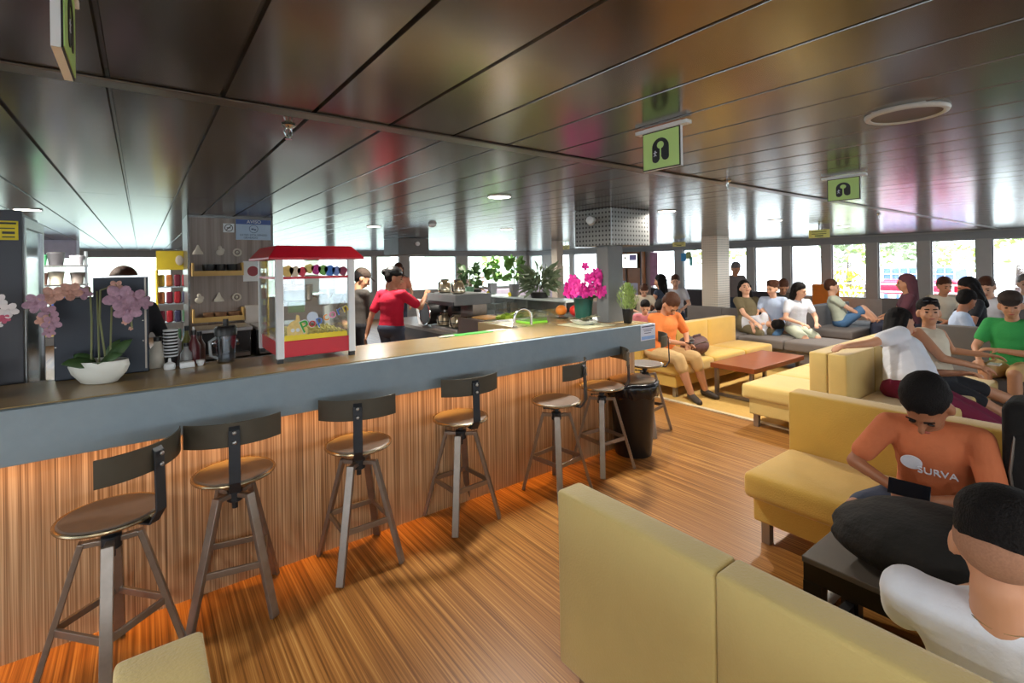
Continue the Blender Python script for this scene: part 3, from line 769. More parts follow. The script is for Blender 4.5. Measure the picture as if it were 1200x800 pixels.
# boy in orange shirt on sofa B
L, Y = (3.14, .68), PI+.10
hl, hr = LP(L, Y, (2.80, .62, .60)), LP(L, Y, (2.80, .76, .61))
t, inf = person('boy in orange printed T-shirt bowed over a phone on the near mustard sofa', L, Y, .90, seat=.40, hs=1.22, thick=1.12, girth=1.05, lean=.34, turn=(0, .55, -.12), skin=M_skind, shirt=M_orange, bottom=M_denim, leg='short', hair='short', lh=hl, rh=hr, vox=.0085, sleeve=.72,
       lf=LP(L, Y, (2.75, .50, .09)), rf=LP(L, Y, (2.78, .98, .09)), knees={1: (1, .3, .6), -1: (1, -.5, .7)}, shoe=M_shoew, hnorm=((-.2, -.5, -1), (-.2, .5, -1)), poles={1: (-.2, 1, -.5), -1: (-.2, -1, -.5)})
up = inf['up']; Rt = inf['Rt']
sx, sy, sz = (Rt @ Vector((1, 0, 0))), (Rt @ Vector((0, -1, 0))), (Rt @ Vector((0, 0, 1)))
b = MB(); c0 = up(.131, .0, .30)
def chestT(y, z, off=.128): return frame(up(off, y, z), sy*-1, sz)
T = frame(up(.136, -.075, .315), Vector((0, 1, 0)), sz); b.lathe([(0, 0), (.036, 0), (.036, .006), (0, .006)], seg=24, sx=1.15, T=T.to_3x3().to_4x4(), c=T.translation); b.build('shirt_logo', M_whitec, t, raw=True)
tx = text('SURVA', .048, Matrix.Identity(4), M_whitec, t, 'shirt_lettering', .003, True); tx.data.transform(frame(up(.150, .030, .285), Vector((0, 1, 0)), sz))
b = MB(); T = frame(LP(L, Y, (2.735, .69, .645)), (0, 1, 0), (-.6, 0, .8)); b.box(-.075, .075, -.035, .035, -.004, .004, T)
o = b.build('phone', M_phone, t, raw=True, bevel=.002); o.parent = None; o.location = t.location; o.rotation_euler = t.rotation_euler; tag(o, 'dark phone held sideways by the boy in orange', 'phone')

# man in white with back to camera
L, Y = (1.86, .25), .05
t, inf = person('man in white T-shirt with faded black hair seen from behind, bottom right', L, Y, 1.0, lean=-.50, turn=(.0, .72, -.10), skin=M_skin, shirt=M_whitec, bottom=M_denim, hair='fade', vox=.009, lh=LP(L, Y, (2.05, .34, .66)), rh=LP(L, Y, (2.05, .12, .66)), lf=(.42, .12, .09), rf=(.42, -.12, .09), sleeve=.7, seat=.31, thick=1.08)
b = MB(); up = inf['up']; ring = [up(.012+.064*math.cos(a), .066*math.sin(a), .472-.02*math.cos(a)) for a in [2*PI*i/40 for i in range(41)]]; b.tube(ring, .0016, 6, False)
b.build('neck_chain', M_chrome, t, raw=True)

# woman 1: white top, maroon skirt
L, Y = (5.46, 1.34), -PI/2+.30
t, inf = person('woman in white blouse and maroon skirt with arm over the sofa back', L, Y, 1.02, lean=-.16, side=-.55, turn=(0, .25, .65), skin=M_skin, shirt=M_whitec, bottom=M_maroon, leg='skirt', hair='tail', vox=.010, rh=LP(L, Y, (4.98, 1.72, .90)), lh=LP(L, Y, (5.80, 1.06, .66)),
       lf=LP(L, Y, (5.92, .66, .10)), rf=LP(L, Y, (5.76, .70, .10)), sleeve=.62, girth=1.6, thick=1.15, poles={-1: (-.6, -.5, -.3), 1: (-.4, .8, -.7)})
# woman 2: beige top
L, Y = (6.02, 1.32), -PI/2+.05
t, inf = person('woman in sleeveless beige top with sunglasses on her head', L, Y, 1.0, lean=-.12, side=-.10, twist=-.35, turn=(0, .02, -.85), skin=M_skin, shirt=M_beige, bottom=M_blacks, leg='short', hair='bun', vox=.010, sleeve=.0, lh=LP(L, Y, (6.50, 1.02, .74)), rh=LP(L, Y, (6.0, 1.0, .70)),
       lf=LP(L, Y, (6.62, .58, .22)), rf=LP(L, Y, (6.25, .62, .10)), girth=1.12, knees={1: (1, .2, 1), -1: (1, -.1, .7)})
H = inf['H']; b = MB()
for sd in (1, -1): b.ell(H(.072, sd*.034, .105), (.014, .03, .022), inf['Rh'])
b.tube([H(.08, -.01, .11), H(.08, .01, .11)], .004, 6)
o = b.build('sunglasses', M_phone, t, raw=True); o.parent = None; o.location = t.location; o.rotation_euler = t.rotation_euler; tag(o, 'dark sunglasses pushed up on the head of the woman in beige', 'sunglasses')
b = MB(); b.box(6.0, 6.12, .86, .94, .725, .735)
o = b.build('phone', mat('phone_white', rgb(220, 215, 205), .3), None, bevel=.002); tag(o, 'pale phone held by the woman in beige', 'phone')

# orange lady on C1
L, Y = (5.36, 3.93), -PI/2-.32
t, inf = person('woman in orange shirt and khaki cropped trousers on the far mustard sofa', L, Y, 1.06, lean=.24, turn=(0, .62, .1), skin=M_skin, shirt=M_orange2, bottom=M_khaki, leg='crop', hair='short', hairm=M_hairb, vox=.010, lh=LP(L, Y, (5.50, 3.62, .66)), rh=LP(L, Y, (5.42, 3.62, .66)),
       lf=LP(L, Y, (5.56, 3.42, .10)), rf=LP(L, Y, (5.26, 3.42, .10)), girth=1.1, sleeve=.8)
b = MB(); b.box(5.42, 5.49, 3.52, 3.60, .665, .675); tag(b.build('phone', M_phone, bevel=.002), 'black phone in the hands of the woman in orange', 'phone')
# her bag
def bag(label, c, r, m, strap=True, name='bag', rot=0, m2=None):
    t = thing(name, label, 'bag', c)
    c = Vector(c)
    body = [('e', c+Vector((0, 0, r[2]*.9)), r, Matrix.Rotation(rot, 3, 'Z')), ('e', c+Vector((r[0]*.3, 0, r[2]*1.25)), (r[0]*.6, r[1]*.8, r[2]*.7)), ('e', c+Vector((-r[0]*.35, r[1]*.1, r[2]*.7)), (r[0]*.6, r[1]*.85, r[2]*.7))]
    o = remesh(body, 'body', m, t, .012, 3); o.data.transform(Matrix.Translation(-c))
    b = MB(); b.tube([c+Vector((-r[0]*.5, 0, r[2]*1.3)), c+Vector((-r[0]*.3, -r[1]*.2, r[2]*2.0)), c+Vector((r[0]*.3, -r[1]*.2, r[2]*2.05)), c+Vector((r[0]*.5, 0, r[2]*1.5))], .012, 8); b.build('handle', m2 or m, t)
    b = MB(); b.tube([c+Vector((-r[0]*.8, -r[1]*.6, r[2]*1.2)), c+Vector((0, -r[1]*.95, r[2]*1.5)), c+Vector((r[0]*.8, -r[1]*.6, r[2]*1.2))], .006, 6); b.build('zip', M_gun, t)
    return t
bag('purple-brown handbag beside the woman in orange', (5.92, 3.78, .44), (.23, .16, .13), mat('bag_plum', rgb(98, 70, 70), .7, 0, .2, 30, .5, 60))
bag('dark handbag on the lap of the woman in orange', (5.64, 3.72, .60), (.12, .08, .06), mat('bag_dark', rgb(62, 50, 50), .6, 0, .2, 30, .5, 60))
bag('large black rucksack lying on the black low table', (2.47, .52, .43), (.24, .38, .13), M_blackcloth, name='rucksack')
t = thing('suitcase', 'upright black suitcase at the right edge beside the boy in orange', 'suitcase', (3.12, .26, .43))
b = MB(); b.cushion((3.12, .24, .43+.31), (.13, .19, .31), .04); b.build('body', M_blackcloth, t)
b = MB(); b.tube([(3.0, .38, .50), (2.985, .40, .75), (3.0, .38, .98)], .006, 6); b.build('zip', M_gun, t)

# barista red (back to us) and colleague
L, Y = (2.50, 5.84), R(52.9)-.45
person('barista in crimson polo and black cap with her back to the camera', L, Y, 1.0, 'stand', lean=.05, turn=(0, .15, -.9), skin=M_skin, shirt=M_redc, bottom=M_denim, hair='bun', vox=.010, cap=M_black, sleeve=.75, rh=LP(L, Y, (2.97, 5.80, 1.30)), lh=LP(L, Y, (2.22, 6.02, .76)), poles={-1: (-.2, -.6, -1), 1: (-.6, .6, -.2)})
L, Y = (2.24, 6.45), R(52.9)-.6
person('barista in dark grey shirt and cap behind the one in crimson', L, Y, 1.0, 'stand', lean=.14, turn=(0, .35, -.7), skin=M_skin, shirt=M_dkgrey, bottom=M_blacks, hair='short', vox=.012, cap=cloth('cap_brown', 60, 48, 40), sleeve=1.2, lh=LP(L, Y, (2.08, 6.38, .98)), rh=LP(L, Y, (2.45, 6.62, .98)))
person('dark-haired person standing behind the counter screens', (-.11, 5.1), R(100), 1.02, 'stand', lean=.05, skin=M_skin, shirt=M_blacks, bottom=M_blacks, hair='short', hairm=M_hairb, vox=.014, sleeve=1.2, cap=None)

# middle distance
person('man in green T-shirt and dark cap leaning on his knee', (7.35, .93), PI-.15, 1.04, lean=.16, turn=(0, .05, .3), skin=M_skin, shirt=M_greenc, bottom=M_khaki, leg='short', hair='short', cap=cloth('cap_dark', 58, 46, 42), vox=.011, girth=1.15, lh=(.30, -.05, .72), rh=(.42, -.16, .62), sleeve=.6)
person('boy in white and pale blue shirt turned away on the grey sofa', (8.35, 1.58), PI+1.9, .98, lean=.1, turn=(0, .3, .6), skin=M_skind, shirt=M_ltblue, bottom=M_navyc, vox=.013)
person('person with black hair seen above the boy in pale blue', (9.35, 1.56), PI/2+.5, 1.05, lean=.1, turn=(0, .2, 0), skin=M_skind, shirt=M_blacks, vox=.014, hair='long', seat=.5)
person('man in white shirt with glasses raised, behind the man in green', (10.3, 1.50), PI-.4, 1.12, lean=.25, turn=(0, .2, .3), skin=M_skinl, shirt=M_whitec, hairm=M_hairb, vox=.014, seat=.45)
person('grey-haired man far right behind the green T-shirt', (11.4, 1.32), PI+.2, 1.1, lean=.1, skin=M_skinl, shirt=M_whitec, hairm=mat('hair_grey', rgb(120, 112, 108), .6), vox=.016, seat=.45)
person('long-haired onlooker with reddish hair in front of the red boat window', (10.3, 2.55), PI-1.2, 1.12, lean=.05, skin=M_skin, shirt=M_plum, hair='long', hairm=M_plum, vox=.014, seat=.45)
person('person with light top between the red boat window and the boy in pale blue', (10.86, 2.30), PI+.7, 1.08, lean=.25, skin=M_skin, shirt=M_beige, hairm=M_hairb, vox=.016, seat=.45)
person('person in pale green shirt and blue shorts lounging on the grey sofa', (10.0, 3.45), -PI/2+.4, 1.0, lean=-.30, turn=(0, .35, -.1), skin=M_skinl, shirt=M_pale, bottom=M_blues, hairm=M_hairb, vox=.013, seat=.48, leg='short', lf=(.60, .1, .52), rf=(.58, -.1, .50))
person('woman in olive shirt with long black hair resting on the grey sofa', (8.35, 4.28), -PI/2-.5, 1.04, lean=-.18, turn=(0, -.15, -.3), skin=M_skinl, shirt=M_olive, bottom=M_olive, hair='long', vox=.012, seat=.46, girth=1.1)
person('woman in white and blue top in the middle of the trio', (8.6, 3.98), PI+.2, .98, lean=.1, turn=(0, .1, -.4), skin=M_skinl, shirt=M_ltblue, bottom=M_blues, hairm=M_hairb, hair='curly', vox=.013, seat=.5)
person('girl in white blouse leaning in at the right of the trio', (8.5, 3.60), PI+1.0, .96, lean=.15, turn=(0, .1, .5), skin=M_skinl, shirt=M_whitec, bottom=M_pale, hair='long', vox=.013, seat=.5, leg='short')
person('brown-haired person in dark top behind the pale blue and the white top', (9.9, 4.45), PI+.6, 1.02, lean=.35, turn=(0, .3, 0), skin=M_skin, shirt=M_dkgrey, hairm=M_hairb, vox=.015, seat=.5)
person('hooded person in grey standing in front of the right windows', (10.0, 5.45), PI+.9, 1.0, 'stand', lean=.12, turn=(0, .3, 0), skin=M_skin, shirt=cloth('hood_grey', 112, 104, 104), bottom=M_navyc, vox=.014, hairm=cloth('hood_grey', 112, 104, 104), sleeve=1.2)
# child lying across the seat
Rl = Matrix(((0, 0, .0), (0, 0, 0), (0, 0, 0)))
Rl = Euler((PI/2, 0, 0)).to_matrix() @ Euler((0, 0, PI/2)).to_matrix()
person('child in white top lying across the grey sofa in front of the trio', (8.25, 4.35, .02), 0, .88, 'sit', seat=.50, lying=Euler((PI/2*.95, 0, 0)).to_matrix(), skin=M_skinl, shirt=M_whitec, bottom=M_olive, vox=.013, leg='short',
       lf=(.30, .22, .54), rf=(.2, .3, .54), lh=(.25, -.55, .56), rh=(-.1, -.2, .62))
# upper-left group behind C1
person('long-haired person in black vest with back turned, left of the perforated pillar', (9.0, 6.52), R(100), 1.12, lean=.05, skin=M_skin, shirt=M_navyc, hair='long', vox=.013, seat=.45, sleeve=.1)
person('person in white T-shirt beside the long-haired one in black', (9.6, 6.6), R(215), 1.1, lean=.1, turn=(0, .1, 0), skin=M_skinl, shirt=M_whitec, hairm=M_hairb, vox=.013, seat=.45)
person('person bent under a blue jacket near the wooden partition', (9.3, 7.15), R(170), 1.05, lean=.8, turn=(0, .3, 0), skin=M_skin, shirt=M_navyc, vox=.015, seat=.45, hairm=M_navyc)
person('child with raised arms next to the bent person', (8.6, 6.72), R(225), .95, lean=.3, turn=(0, .4, 0), skin=M_skinl, shirt=M_beige, hairm=M_hairb, vox=.015, seat=.45)
person('person with tousled black hair slumped behind the far mustard sofa', (7.3, 4.93), R(165), 1.02, lean=.55, turn=(0, .4, 0), skin=M_skin, shirt=cloth('faded', 116, 104, 92), vox=.012, seat=.30)
person('child in pink playing behind the woman in orange', (6.35, 4.95), R(225), .82, lean=.3, turn=(0, .2, 0), skin=M_skinl, shirt=cloth('pinkish', 200, 120, 130), vox=.014, seat=.42)
# far left hall
person('woman with long brown hair in the far hall past the baristas', (4.55, 10.2), R(250), 1.05, 'stand', skin=M_skinl, shirt=cloth('salmon', 214, 140, 118), hair='long', hairm=M_hairb, vox=.018)
person('person in white in the far hall between the leafy plants', (8.2, 9.9), R(200), 1.05, lean=.2, skin=M_skin, shirt=M_whitec, vox=.018, seat=.45)
person('person resting chin on hand behind the magenta orchid', (8.6, 7.9), R(200), 1.05, lean=.25, skin=M_skinl, shirt=M_beige, vox=.018, seat=.45, hairm=M_hairb)
person('person in blue in the far hall behind the round shrub', (8.8, 8.9), R(200), 1.05, lean=.2, skin=M_skin, shirt=cloth('royal', 60, 64, 140), vox=.018, seat=.45)

# ------------------------------------------------------------------ popcorn machine
px0, px1, py0, py1, pz = .615, 1.07, 3.06, 3.60, HC
o = thing('popcorn_machine', 'red and white glass popcorn machine on the bar counter', 'popcorn machine', ((px0+px1)/2, (py0+py1)/2, pz))
b = MB(); b.box(px0+.015, px1-.015, py0+.004, py1, pz+.03, pz+.125); b.build('base', M_red, o, smooth=False, bevel=.004)
for x in (px0, px1-.04):
    for y in (py0-.004, py1-.03):
        b = MB(); b.box(x, x+.04, y, y+.034, pz+.025, pz+.60); b.build('corner_post', M_white, o, smooth=False, bevel=.003)
        b = MB(); b.box(x+.003, x+.035, y+.002, y+.03, pz, pz+.025); b.build('foot', M_black, o, smooth=False)
b = MB(); zt = pz+.60
A = [(px0-.045, py0-.05), (px1+.045, py0-.05), (px1+.045, py1+.05), (px0-.045, py1+.05)]; B2 = [(px0+.01, py0+.02), (px1-.01, py0+.02), (px1-.01, py1-.02), (px0+.01, py1-.02)]
vs = [(x, y, zt) for x, y in A]+[(x, y, zt+.012) for x, y in A]+[(x, y, zt+.082) for x, y in B2]
b.add(vs, [(0, 3, 2, 1)]+[(i, (i+1) % 4, 4+(i+1) % 4, 4+i) for i in range(4)]+[(4+i, 4+(i+1) % 4, 8+(i+1) % 4, 8+i) for i in range(4)]+[(8, 9, 10, 11)])
b.build('roof', M_red, o, smooth=False, bevel=.003)
b = MB(); b.box(px0+.04, px1-.04, py0+.006, py0+.010, pz+.125, zt); b.build('front_glass', M_popglass, o, smooth=False)
b = MB(); b.box(px0+.006, px0+.010, py0+.03, py1-.03, pz+.125, zt); b.build('side_glass', M_popglass, o, smooth=False)
b = MB(); b.box(px1-.010, px1-.006, py0+.03, py1-.03, pz+.125, zt); b.build('side_glass', M_popglass, o, smooth=False)
b = MB(); b.box(px0+.04, px1-.04, py0+.002, py0+.006, pz+.485, pz+.50); b.build('red_rail', M_red, o, smooth=False)
b = MB(); b.box(px0+.004, px0+.008, py0+.03, py1-.03, pz+.485, pz+.50); b.build('red_rail', M_red, o, smooth=False)
# kettle, rod, inner box, popcorn
b = MB(); kc = (px0+.17, py0+.25, pz+.34); b.lathe([(.0, 0), (.085, 0), (.095, .01), (.098, .10), (.10, .105), (.0, .11)], kc, 36); k_ = b.build('kettle', M_steel, o)
b = MB(); b.tube([(kc[0], kc[1], pz+.45), (kc[0], kc[1], zt)], .012, 10); b.tube([(kc[0]+.1, kc[1], pz+.37), (kc[0]+.19, kc[1]-.03, pz+.33), (kc[0]+.21, kc[1]-.03, pz+.38)], .006, 8); b.build('kettle_handle', M_chrome, o)
b = MB(); b.lathe([(.0, 0), (.035, .01), (.04, .05), (.03, .08), (.0, .085)], (px0+.33, py0+.22, pz+.30), 20); b.build('scoop', M_gun, o)
b = MB(); b.box(px0+.05, px0+.37, py0+.30, py1-.05, pz+.385, pz+.50); b.build('light_tray', mat('tray_pale', rgb(205, 220, 222), .4), o, smooth=False)
b = MB(); b.box(px0+.03, px1-.03, py0+.04, py1-.02, pz+.125, pz+.14); b.build('floor_tray', M_steel, o, smooth=False)
b = MB(); b.box(px0+.14, px0+.24, py0+.34, py0+.36, pz+.26, pz+.335); b.build('green_label', mat('green_label', rgb(120, 150, 110), .5), o, smooth=False)
M_pop = mat('popcorn', rgb(236, 226, 140), .7, 0, .1, 80)
random.seed(11); b = MB()
for i in range(420):
    x = random.uniform(px0+.05, px1-.05); y = random.uniform(py0+.025, py1-.12); z = pz+.142+random.uniform(0, .02)
    b.ell((x, y, z), random.uniform(.006, .010), None, 6, 4)
pc = b.build('popcorn', M_pop, o); pc['kind'] = 'stuff'
# decals on the glass: letters, bag drawing, header pictures
T = lambda x, z, y=py0-.0005, a=0: Matrix.Translation((x, y, z)) @ Matrix.Rotation(PI/2, 4, 'X') @ Matrix.Rotation(a, 4, 'Z')
cols = [('green', 60, 170, 60), ('red', 200, 40, 50), ('blue', 50, 110, 200), ('orange', 240, 150, 60), ('pink', 235, 120, 180), ('blue', 50, 110, 200), ('yellow', 240, 215, 50)]
for i, (ch, cc) in enumerate(zip('Popcorn', cols)):
    x = px0+.155+i*.040; z = pz+.205+i*.0155; sz = .10 if i == 0 else .080
    if i == 0: z -= .005
    bk = text(ch, sz*1.12, T(x, z, py0+.004, .38), M_white, o, 'decal_letter', .0004)
    text(ch, sz, T(x, z, py0+.0025, .38), mat('decal_'+cc[0], rgb(*cc[1:]), .5), bk if False else o, 'decal_letter', .0004)
b = MB(); b.lathe([(0, 0), (.032, 0), (.032, .0008), (0, .0008)], (0, 0, 0), 28); b2 = b.build('decal_globe', mat('decal_pale', rgb(200, 215, 235), .5), o, raw=True, smooth=False)
b2.data.transform(Matrix.Translation(-Vector(o.location)) @ T(px0+.20, pz+.255, py0+.005))
bagpoly = [(-.05, -.045), (-.055, .02), (-.03, .05), (-.005, .06), (.0, .09), (.015, .085), (.02, .05), (.05, .03), (.06, -.01), (.05, -.045)]
b = MB(); b.prism(bagpoly, 0, .0008, T(px0+.11, pz+.185, py0+.0055)); b.build('decal_bag', mat('decal_cream', rgb(232, 205, 130), .5, 0, .2, 60), o, smooth=False)
b = MB()
for dx in (-.022, .006): b.lathe([(0, 0), (.011, 0), (.011, .0006), (0, .0006)], T(px0+.11+dx, pz+.185, py0+.0045).translation, 16, T=Matrix.Rotation(PI/2, 4, 'X'))
b.build('decal_eyes', M_white, o, smooth=False)
b = MB(); pts = [(x*.0114-.19+.0, (.012*abs(math.sin(x*1.3))+.02)) for x in range(33)]
b.prism([(-.19, -.012)]+[(.18, -.012)]+[(p[0], p[1]*.7) for p in pts[::-1]], 0, .0006, T(px0+.228, pz+.137, py0+.0052)); b.build('decal_popcorn', mat('decal_yellow', rgb(228, 222, 130), .6, 0, .15, 120), o, smooth=False)
random.seed(8)
for i, cc in enumerate([(230, 200, 120), (225, 215, 190), (215, 70, 90), (235, 215, 130), (200, 60, 150), (120, 180, 90), (70, 130, 220), (120, 150, 220), (150, 60, 90)]):
    b = MB(); x = px0+.065+i*.040; zz = pz+.535+random.uniform(-.008, .010); r = random.uniform(.024, .032)
    b.prism([(r*math.cos(a)*(1+.15*math.sin(3*a)), r*math.sin(a)*(1.1+.1*math.cos(5*a))) for a in [2*PI*q/20 for q in range(20)]], 0, .0006, T(x, zz, py0+.005)); b.build('decal_picture', mat('decal_h%d' % i, rgb(*cc), .6, 0, .25, 90), o, smooth=False)
b = MB(); b.box(px0+.045, px1-.045, py0+.0108, py0+.0125, pz+.502, pz+.595); b.build('header_film', glass('film', (.86, .84, .8), .12), o, smooth=False)

# ------------------------------------------------------------------ plants
def petal_flower(b, c, nrm, r, n=5, cup=.25):
    nrm = Vector(nrm).normalized(); a = nrm.cross(Vector((0, 0, 1)));
    if a.length < .1: a = Vector((1, 0, 0))
    a.normalize(); u = nrm.cross(a); c = Vector(c)
    for i in range(n):
        t = 2*PI*i/n+.3; d = a*math.cos(t)+u*math.sin(t); m = c+d*r*.55+nrm*r*cup
        sd = nrm.cross(d); M = Matrix(((d.x, sd.x, nrm.x), (d.y, sd.y, nrm.y), (d.z, sd.z, nrm.z))) @ Euler((0, -cup, 0)).to_matrix()
        b.ell(m, (r*.55, r*.42, r*.06), M, 10, 6)
    b.ell(c+nrm*r*.25, (r*.16, r*.16, r*.2), None, 8, 6)
def orchid(label, base, stems, pet, leaves, pot, name='potted_orchid'):
    t = thing(name, label, 'orchid', base)
    pot(t)
    for si, (pts, fl) in enumerate(stems):
        b = MB(); b.tube(pts, .0045, 6); b.build('stem', M_stem, t)
        for (c, r, nrm, m) in fl:
            b = MB(); petal_flower(b, c, nrm, r); b.build('blossom', m, t)
    b = MB()
    for (a, e, w) in leaves: b.leaf(a, e, w*1.1, (-.1, -.75, .6), .12)
    b.build('leaves', M_darkgreen, t, solid=.002)
    return t
B = Vector((-.17, 3.155, HC)); ang = 0
def pot1(t):
    b = MB(); b.lathe([(.06, 0), (.075, .006), (.112, .05), (.125, .085), (.119, .112), (.112, .112), (.114, .085), (.10, .05), (.0, .05)], B, 36, 1.08, .66, Matrix.Rotation(R(-35), 4, 'Z')); b.build('bowl', M_offwhite, t)
    b = MB(); b.lathe([(0, .085), (.105, .085), (0, .095)], B, 24, 1.0, .6, Matrix.Rotation(R(-35), 4, 'Z')); b.build('soil', mat('moss', rgb(70, 72, 44), .9), t)
cn = Vector((-.05, -1, .15))
fl1 = [((-.385, 3.12, 1.535), .045, (-.3, -1, .2), M_mauve), ((-.345, 3.13, 1.49), .036, (-.1, -1, -.1), M_mauve), ((-.33, 3.12, 1.565), .045, (-.2, -1, .4), M_peach), ((-.27, 3.13, 1.58), .045, (.1, -1, .4), M_peach), ((-.225, 3.14, 1.575), .034, (.3, -1, .2), M_mauve),
       ((-.335, 3.125, 1.44), .036, (0, -1, -.1), M_mauve), ((-.365, 3.13, 1.455), .028, (-.2, -1, 0), M_peach), ((-.345, 3.12, 1.40), .024, (0, -1, -.3), M_mauve)]
fl2 = [((-.10, 3.12, 1.60), .030, (-.2, -1, .5), M_peach), ((-.085, 3.10, 1.545), .062, (-.2, -1, .2), M_mauve), ((-.03, 3.10, 1.53), .055, (.3, -1, .2), M_mauve), ((-.055, 3.10, 1.48), .055, (0, -1, 0), M_mauve), ((.01, 3.12, 1.515), .035, (.5, -1, .2), M_mauve), ((-.065, 3.11, 1.425), .016, (0, -1, 0), M_peach), ((-.045, 3.11, 1.39), .010, (0, -1, 0), M_peach)]
orchid('mauve orchid in a white oval bowl on the bar counter', B, [([(-.20, 3.15, 1.19), (-.195, 3.14, 1.45), (-.20, 3.14, 1.60), (-.26, 3.13, 1.60), (-.34, 3.13, 1.54), (-.345, 3.12, 1.41)], fl1),
     ([(-.14, 3.15, 1.19), (-.165, 3.14, 1.45), (-.16, 3.14, 1.585), (-.10, 3.12, 1.61), (-.05, 3.11, 1.56), (-.04, 3.11, 1.39)], fl2), ([(-.17, 3.17, 1.2), (-.175, 3.17, 1.58)], []), ([(-.13, 3.17, 1.2), (-.12, 3.17, 1.5)], [])],
     None, [((-.17, 3.15, 1.22), (-.30, 3.08, 1.25), .06), ((-.17, 3.15, 1.22), (-.08, 3.06, 1.27), .06), ((-.15, 3.16, 1.22), (-.04, 3.16, 1.33), .055), ((-.18, 3.17, 1.22), (-.27, 3.22, 1.27), .05), ((-.16, 3.14, 1.22), (-.17, 3.04, 1.24), .05), ((-.15, 3.18, 1.22), (-.09, 3.2, 1.33), .045)], pot1)
# white orchid at the left edge
b0 = Vector((-.66, 3.12, HC))
def pot0(t):
    b = MB(); b.lathe([(.05, 0), (.06, .01), (.075, .10), (.07, .10), (.0, .09)], b0, 24); b.build('pot', M_offwhite, t)
flw = [((-.475, 3.10, 1.51), .034, (.2, -1, .1), M_whitepetal), ((-.51, 3.11, 1.55), .034, (0, -1, .2), M_whitepetal), ((-.53, 3.1, 1.49), .036, (0, -1, .1), M_whitepetal), ((-.485, 3.09, 1.475), .020, (.1, -1, -.1), mat('rose_petal', rgb(190, 90, 120), .6)), ((-.51, 3.1, 1.45), .020, (0, -1, 0), M_whitepetal)]
orchid('white orchid cut by the left edge of the picture, on the counter', b0, [([(-.66, 3.12, 1.2), (-.65, 3.12, 1.5), (-.58, 3.11, 1.6), (-.50, 3.11, 1.53)], flw)], None, [((-.66, 3.12, 1.2), (-.76, 3.05, 1.26), .05), ((-.66, 3.12, 1.2), (-.57, 3.08, 1.24), .045)], pot0)
# magenta orchid by the column
b1 = Vector((3.40, 3.36, HC))
def potg(t):
    b = MB(); b.lathe([(.07, 0), (.08, .01), (.095, .22), (.088, .22), (.0, .20)], b1, 28); b.build('pot', mat('pot_green', rgb(30, 84, 72), .3), t)
random.seed(21); fl = []
for i in range(26):
    x = random.uniform(3.20, 3.44); z = random.uniform(1.39, 1.60)
    if z > 1.56 and x < 3.28: z -= .1
    fl.append(((x, 3.36-(x-3.2)*.9+random.uniform(-.05, .05), z), random.uniform(.04, .055), (random.uniform(-.9, .1), -1, random.uniform(-.2, .5)), M_pink))
fl.append(((3.30, 3.24, 1.655), .04, (-.4, -1, .2), M_pink))
orchid('magenta orchid in a dark green pot beside the bar column', b1, [([(3.40, 3.36, 1.3), (3.36, 3.3, 1.5), (3.30, 3.24, 1.66)], fl), ([(3.38, 3.36, 1.3), (3.3, 3.34, 1.45)], [])], None,
       [((3.40, 3.36, 1.34), (3.30, 3.27, 1.37), .05), ((3.40, 3.36, 1.34), (3.47, 3.24, 1.36), .05), ((3.4, 3.36, 1.34), (3.38, 3.22, 1.33), .04)], potg)
# white dish of leaves
o = thing('white_dish', 'low white boat-shaped dish on the counter under the magenta orchid', 'dish', (3.17, 3.13, HC))
b = MB(); b.lathe([(.05, 0), (.065, .005), (.12, .035), (.128, .042), (.118, .042), (.06, .014), (.0, .012)], (3.17, 3.13, HC), 32, 1., .62, Matrix.Rotation(R(-50), 4, 'Z')); b.build('bowl', M_offwhite, o)
b = MB(); random.seed(2)
for i in range(12):
    a = random.uniform(0, 2*PI); b.leaf((3.17, 3.13, HC+.03), (3.17+.15*math.cos(a), 3.13+.15*math.sin(a), HC+.055+random.uniform(0, .03)), .035)
b.build('leaves', mat('leaf_grey', rgb(112, 112, 84), .6, 0, .3, 30), o, solid=.002)
# small conifer in black pot
c = Vector((3.56, 2.955, HC))
o = thing('potted_shrub', 'dense light green conical shrub in a black pot on the counter end', 'potted plant', c)
b = MB(); b.lathe([(.034, 0), (.038, .005), (.052, .13), (.046, .13), (.0, .12)], c, 24); b.build('pot', M_black, o)
b = MB(); random.seed(6)
for i in range(430):
    z = random.random(); rr = .092*math.sin(PI*min(1, (z*.85+.15)))**.7*random.random()**.35; a = random.uniform(0, 2*PI)
    p = c+Vector((rr*math.cos(a), rr*math.sin(a), .12+z*.22)); b.leaf(p, p+Vector((math.cos(a)*.5, math.sin(a)*.5, 1.1))*.036, .011, (math.cos(a), math.sin(a), .2))
b.build('foliage', mat('shrub_green', rgb(138, 160, 92), .6, 0, .35, 60), o)
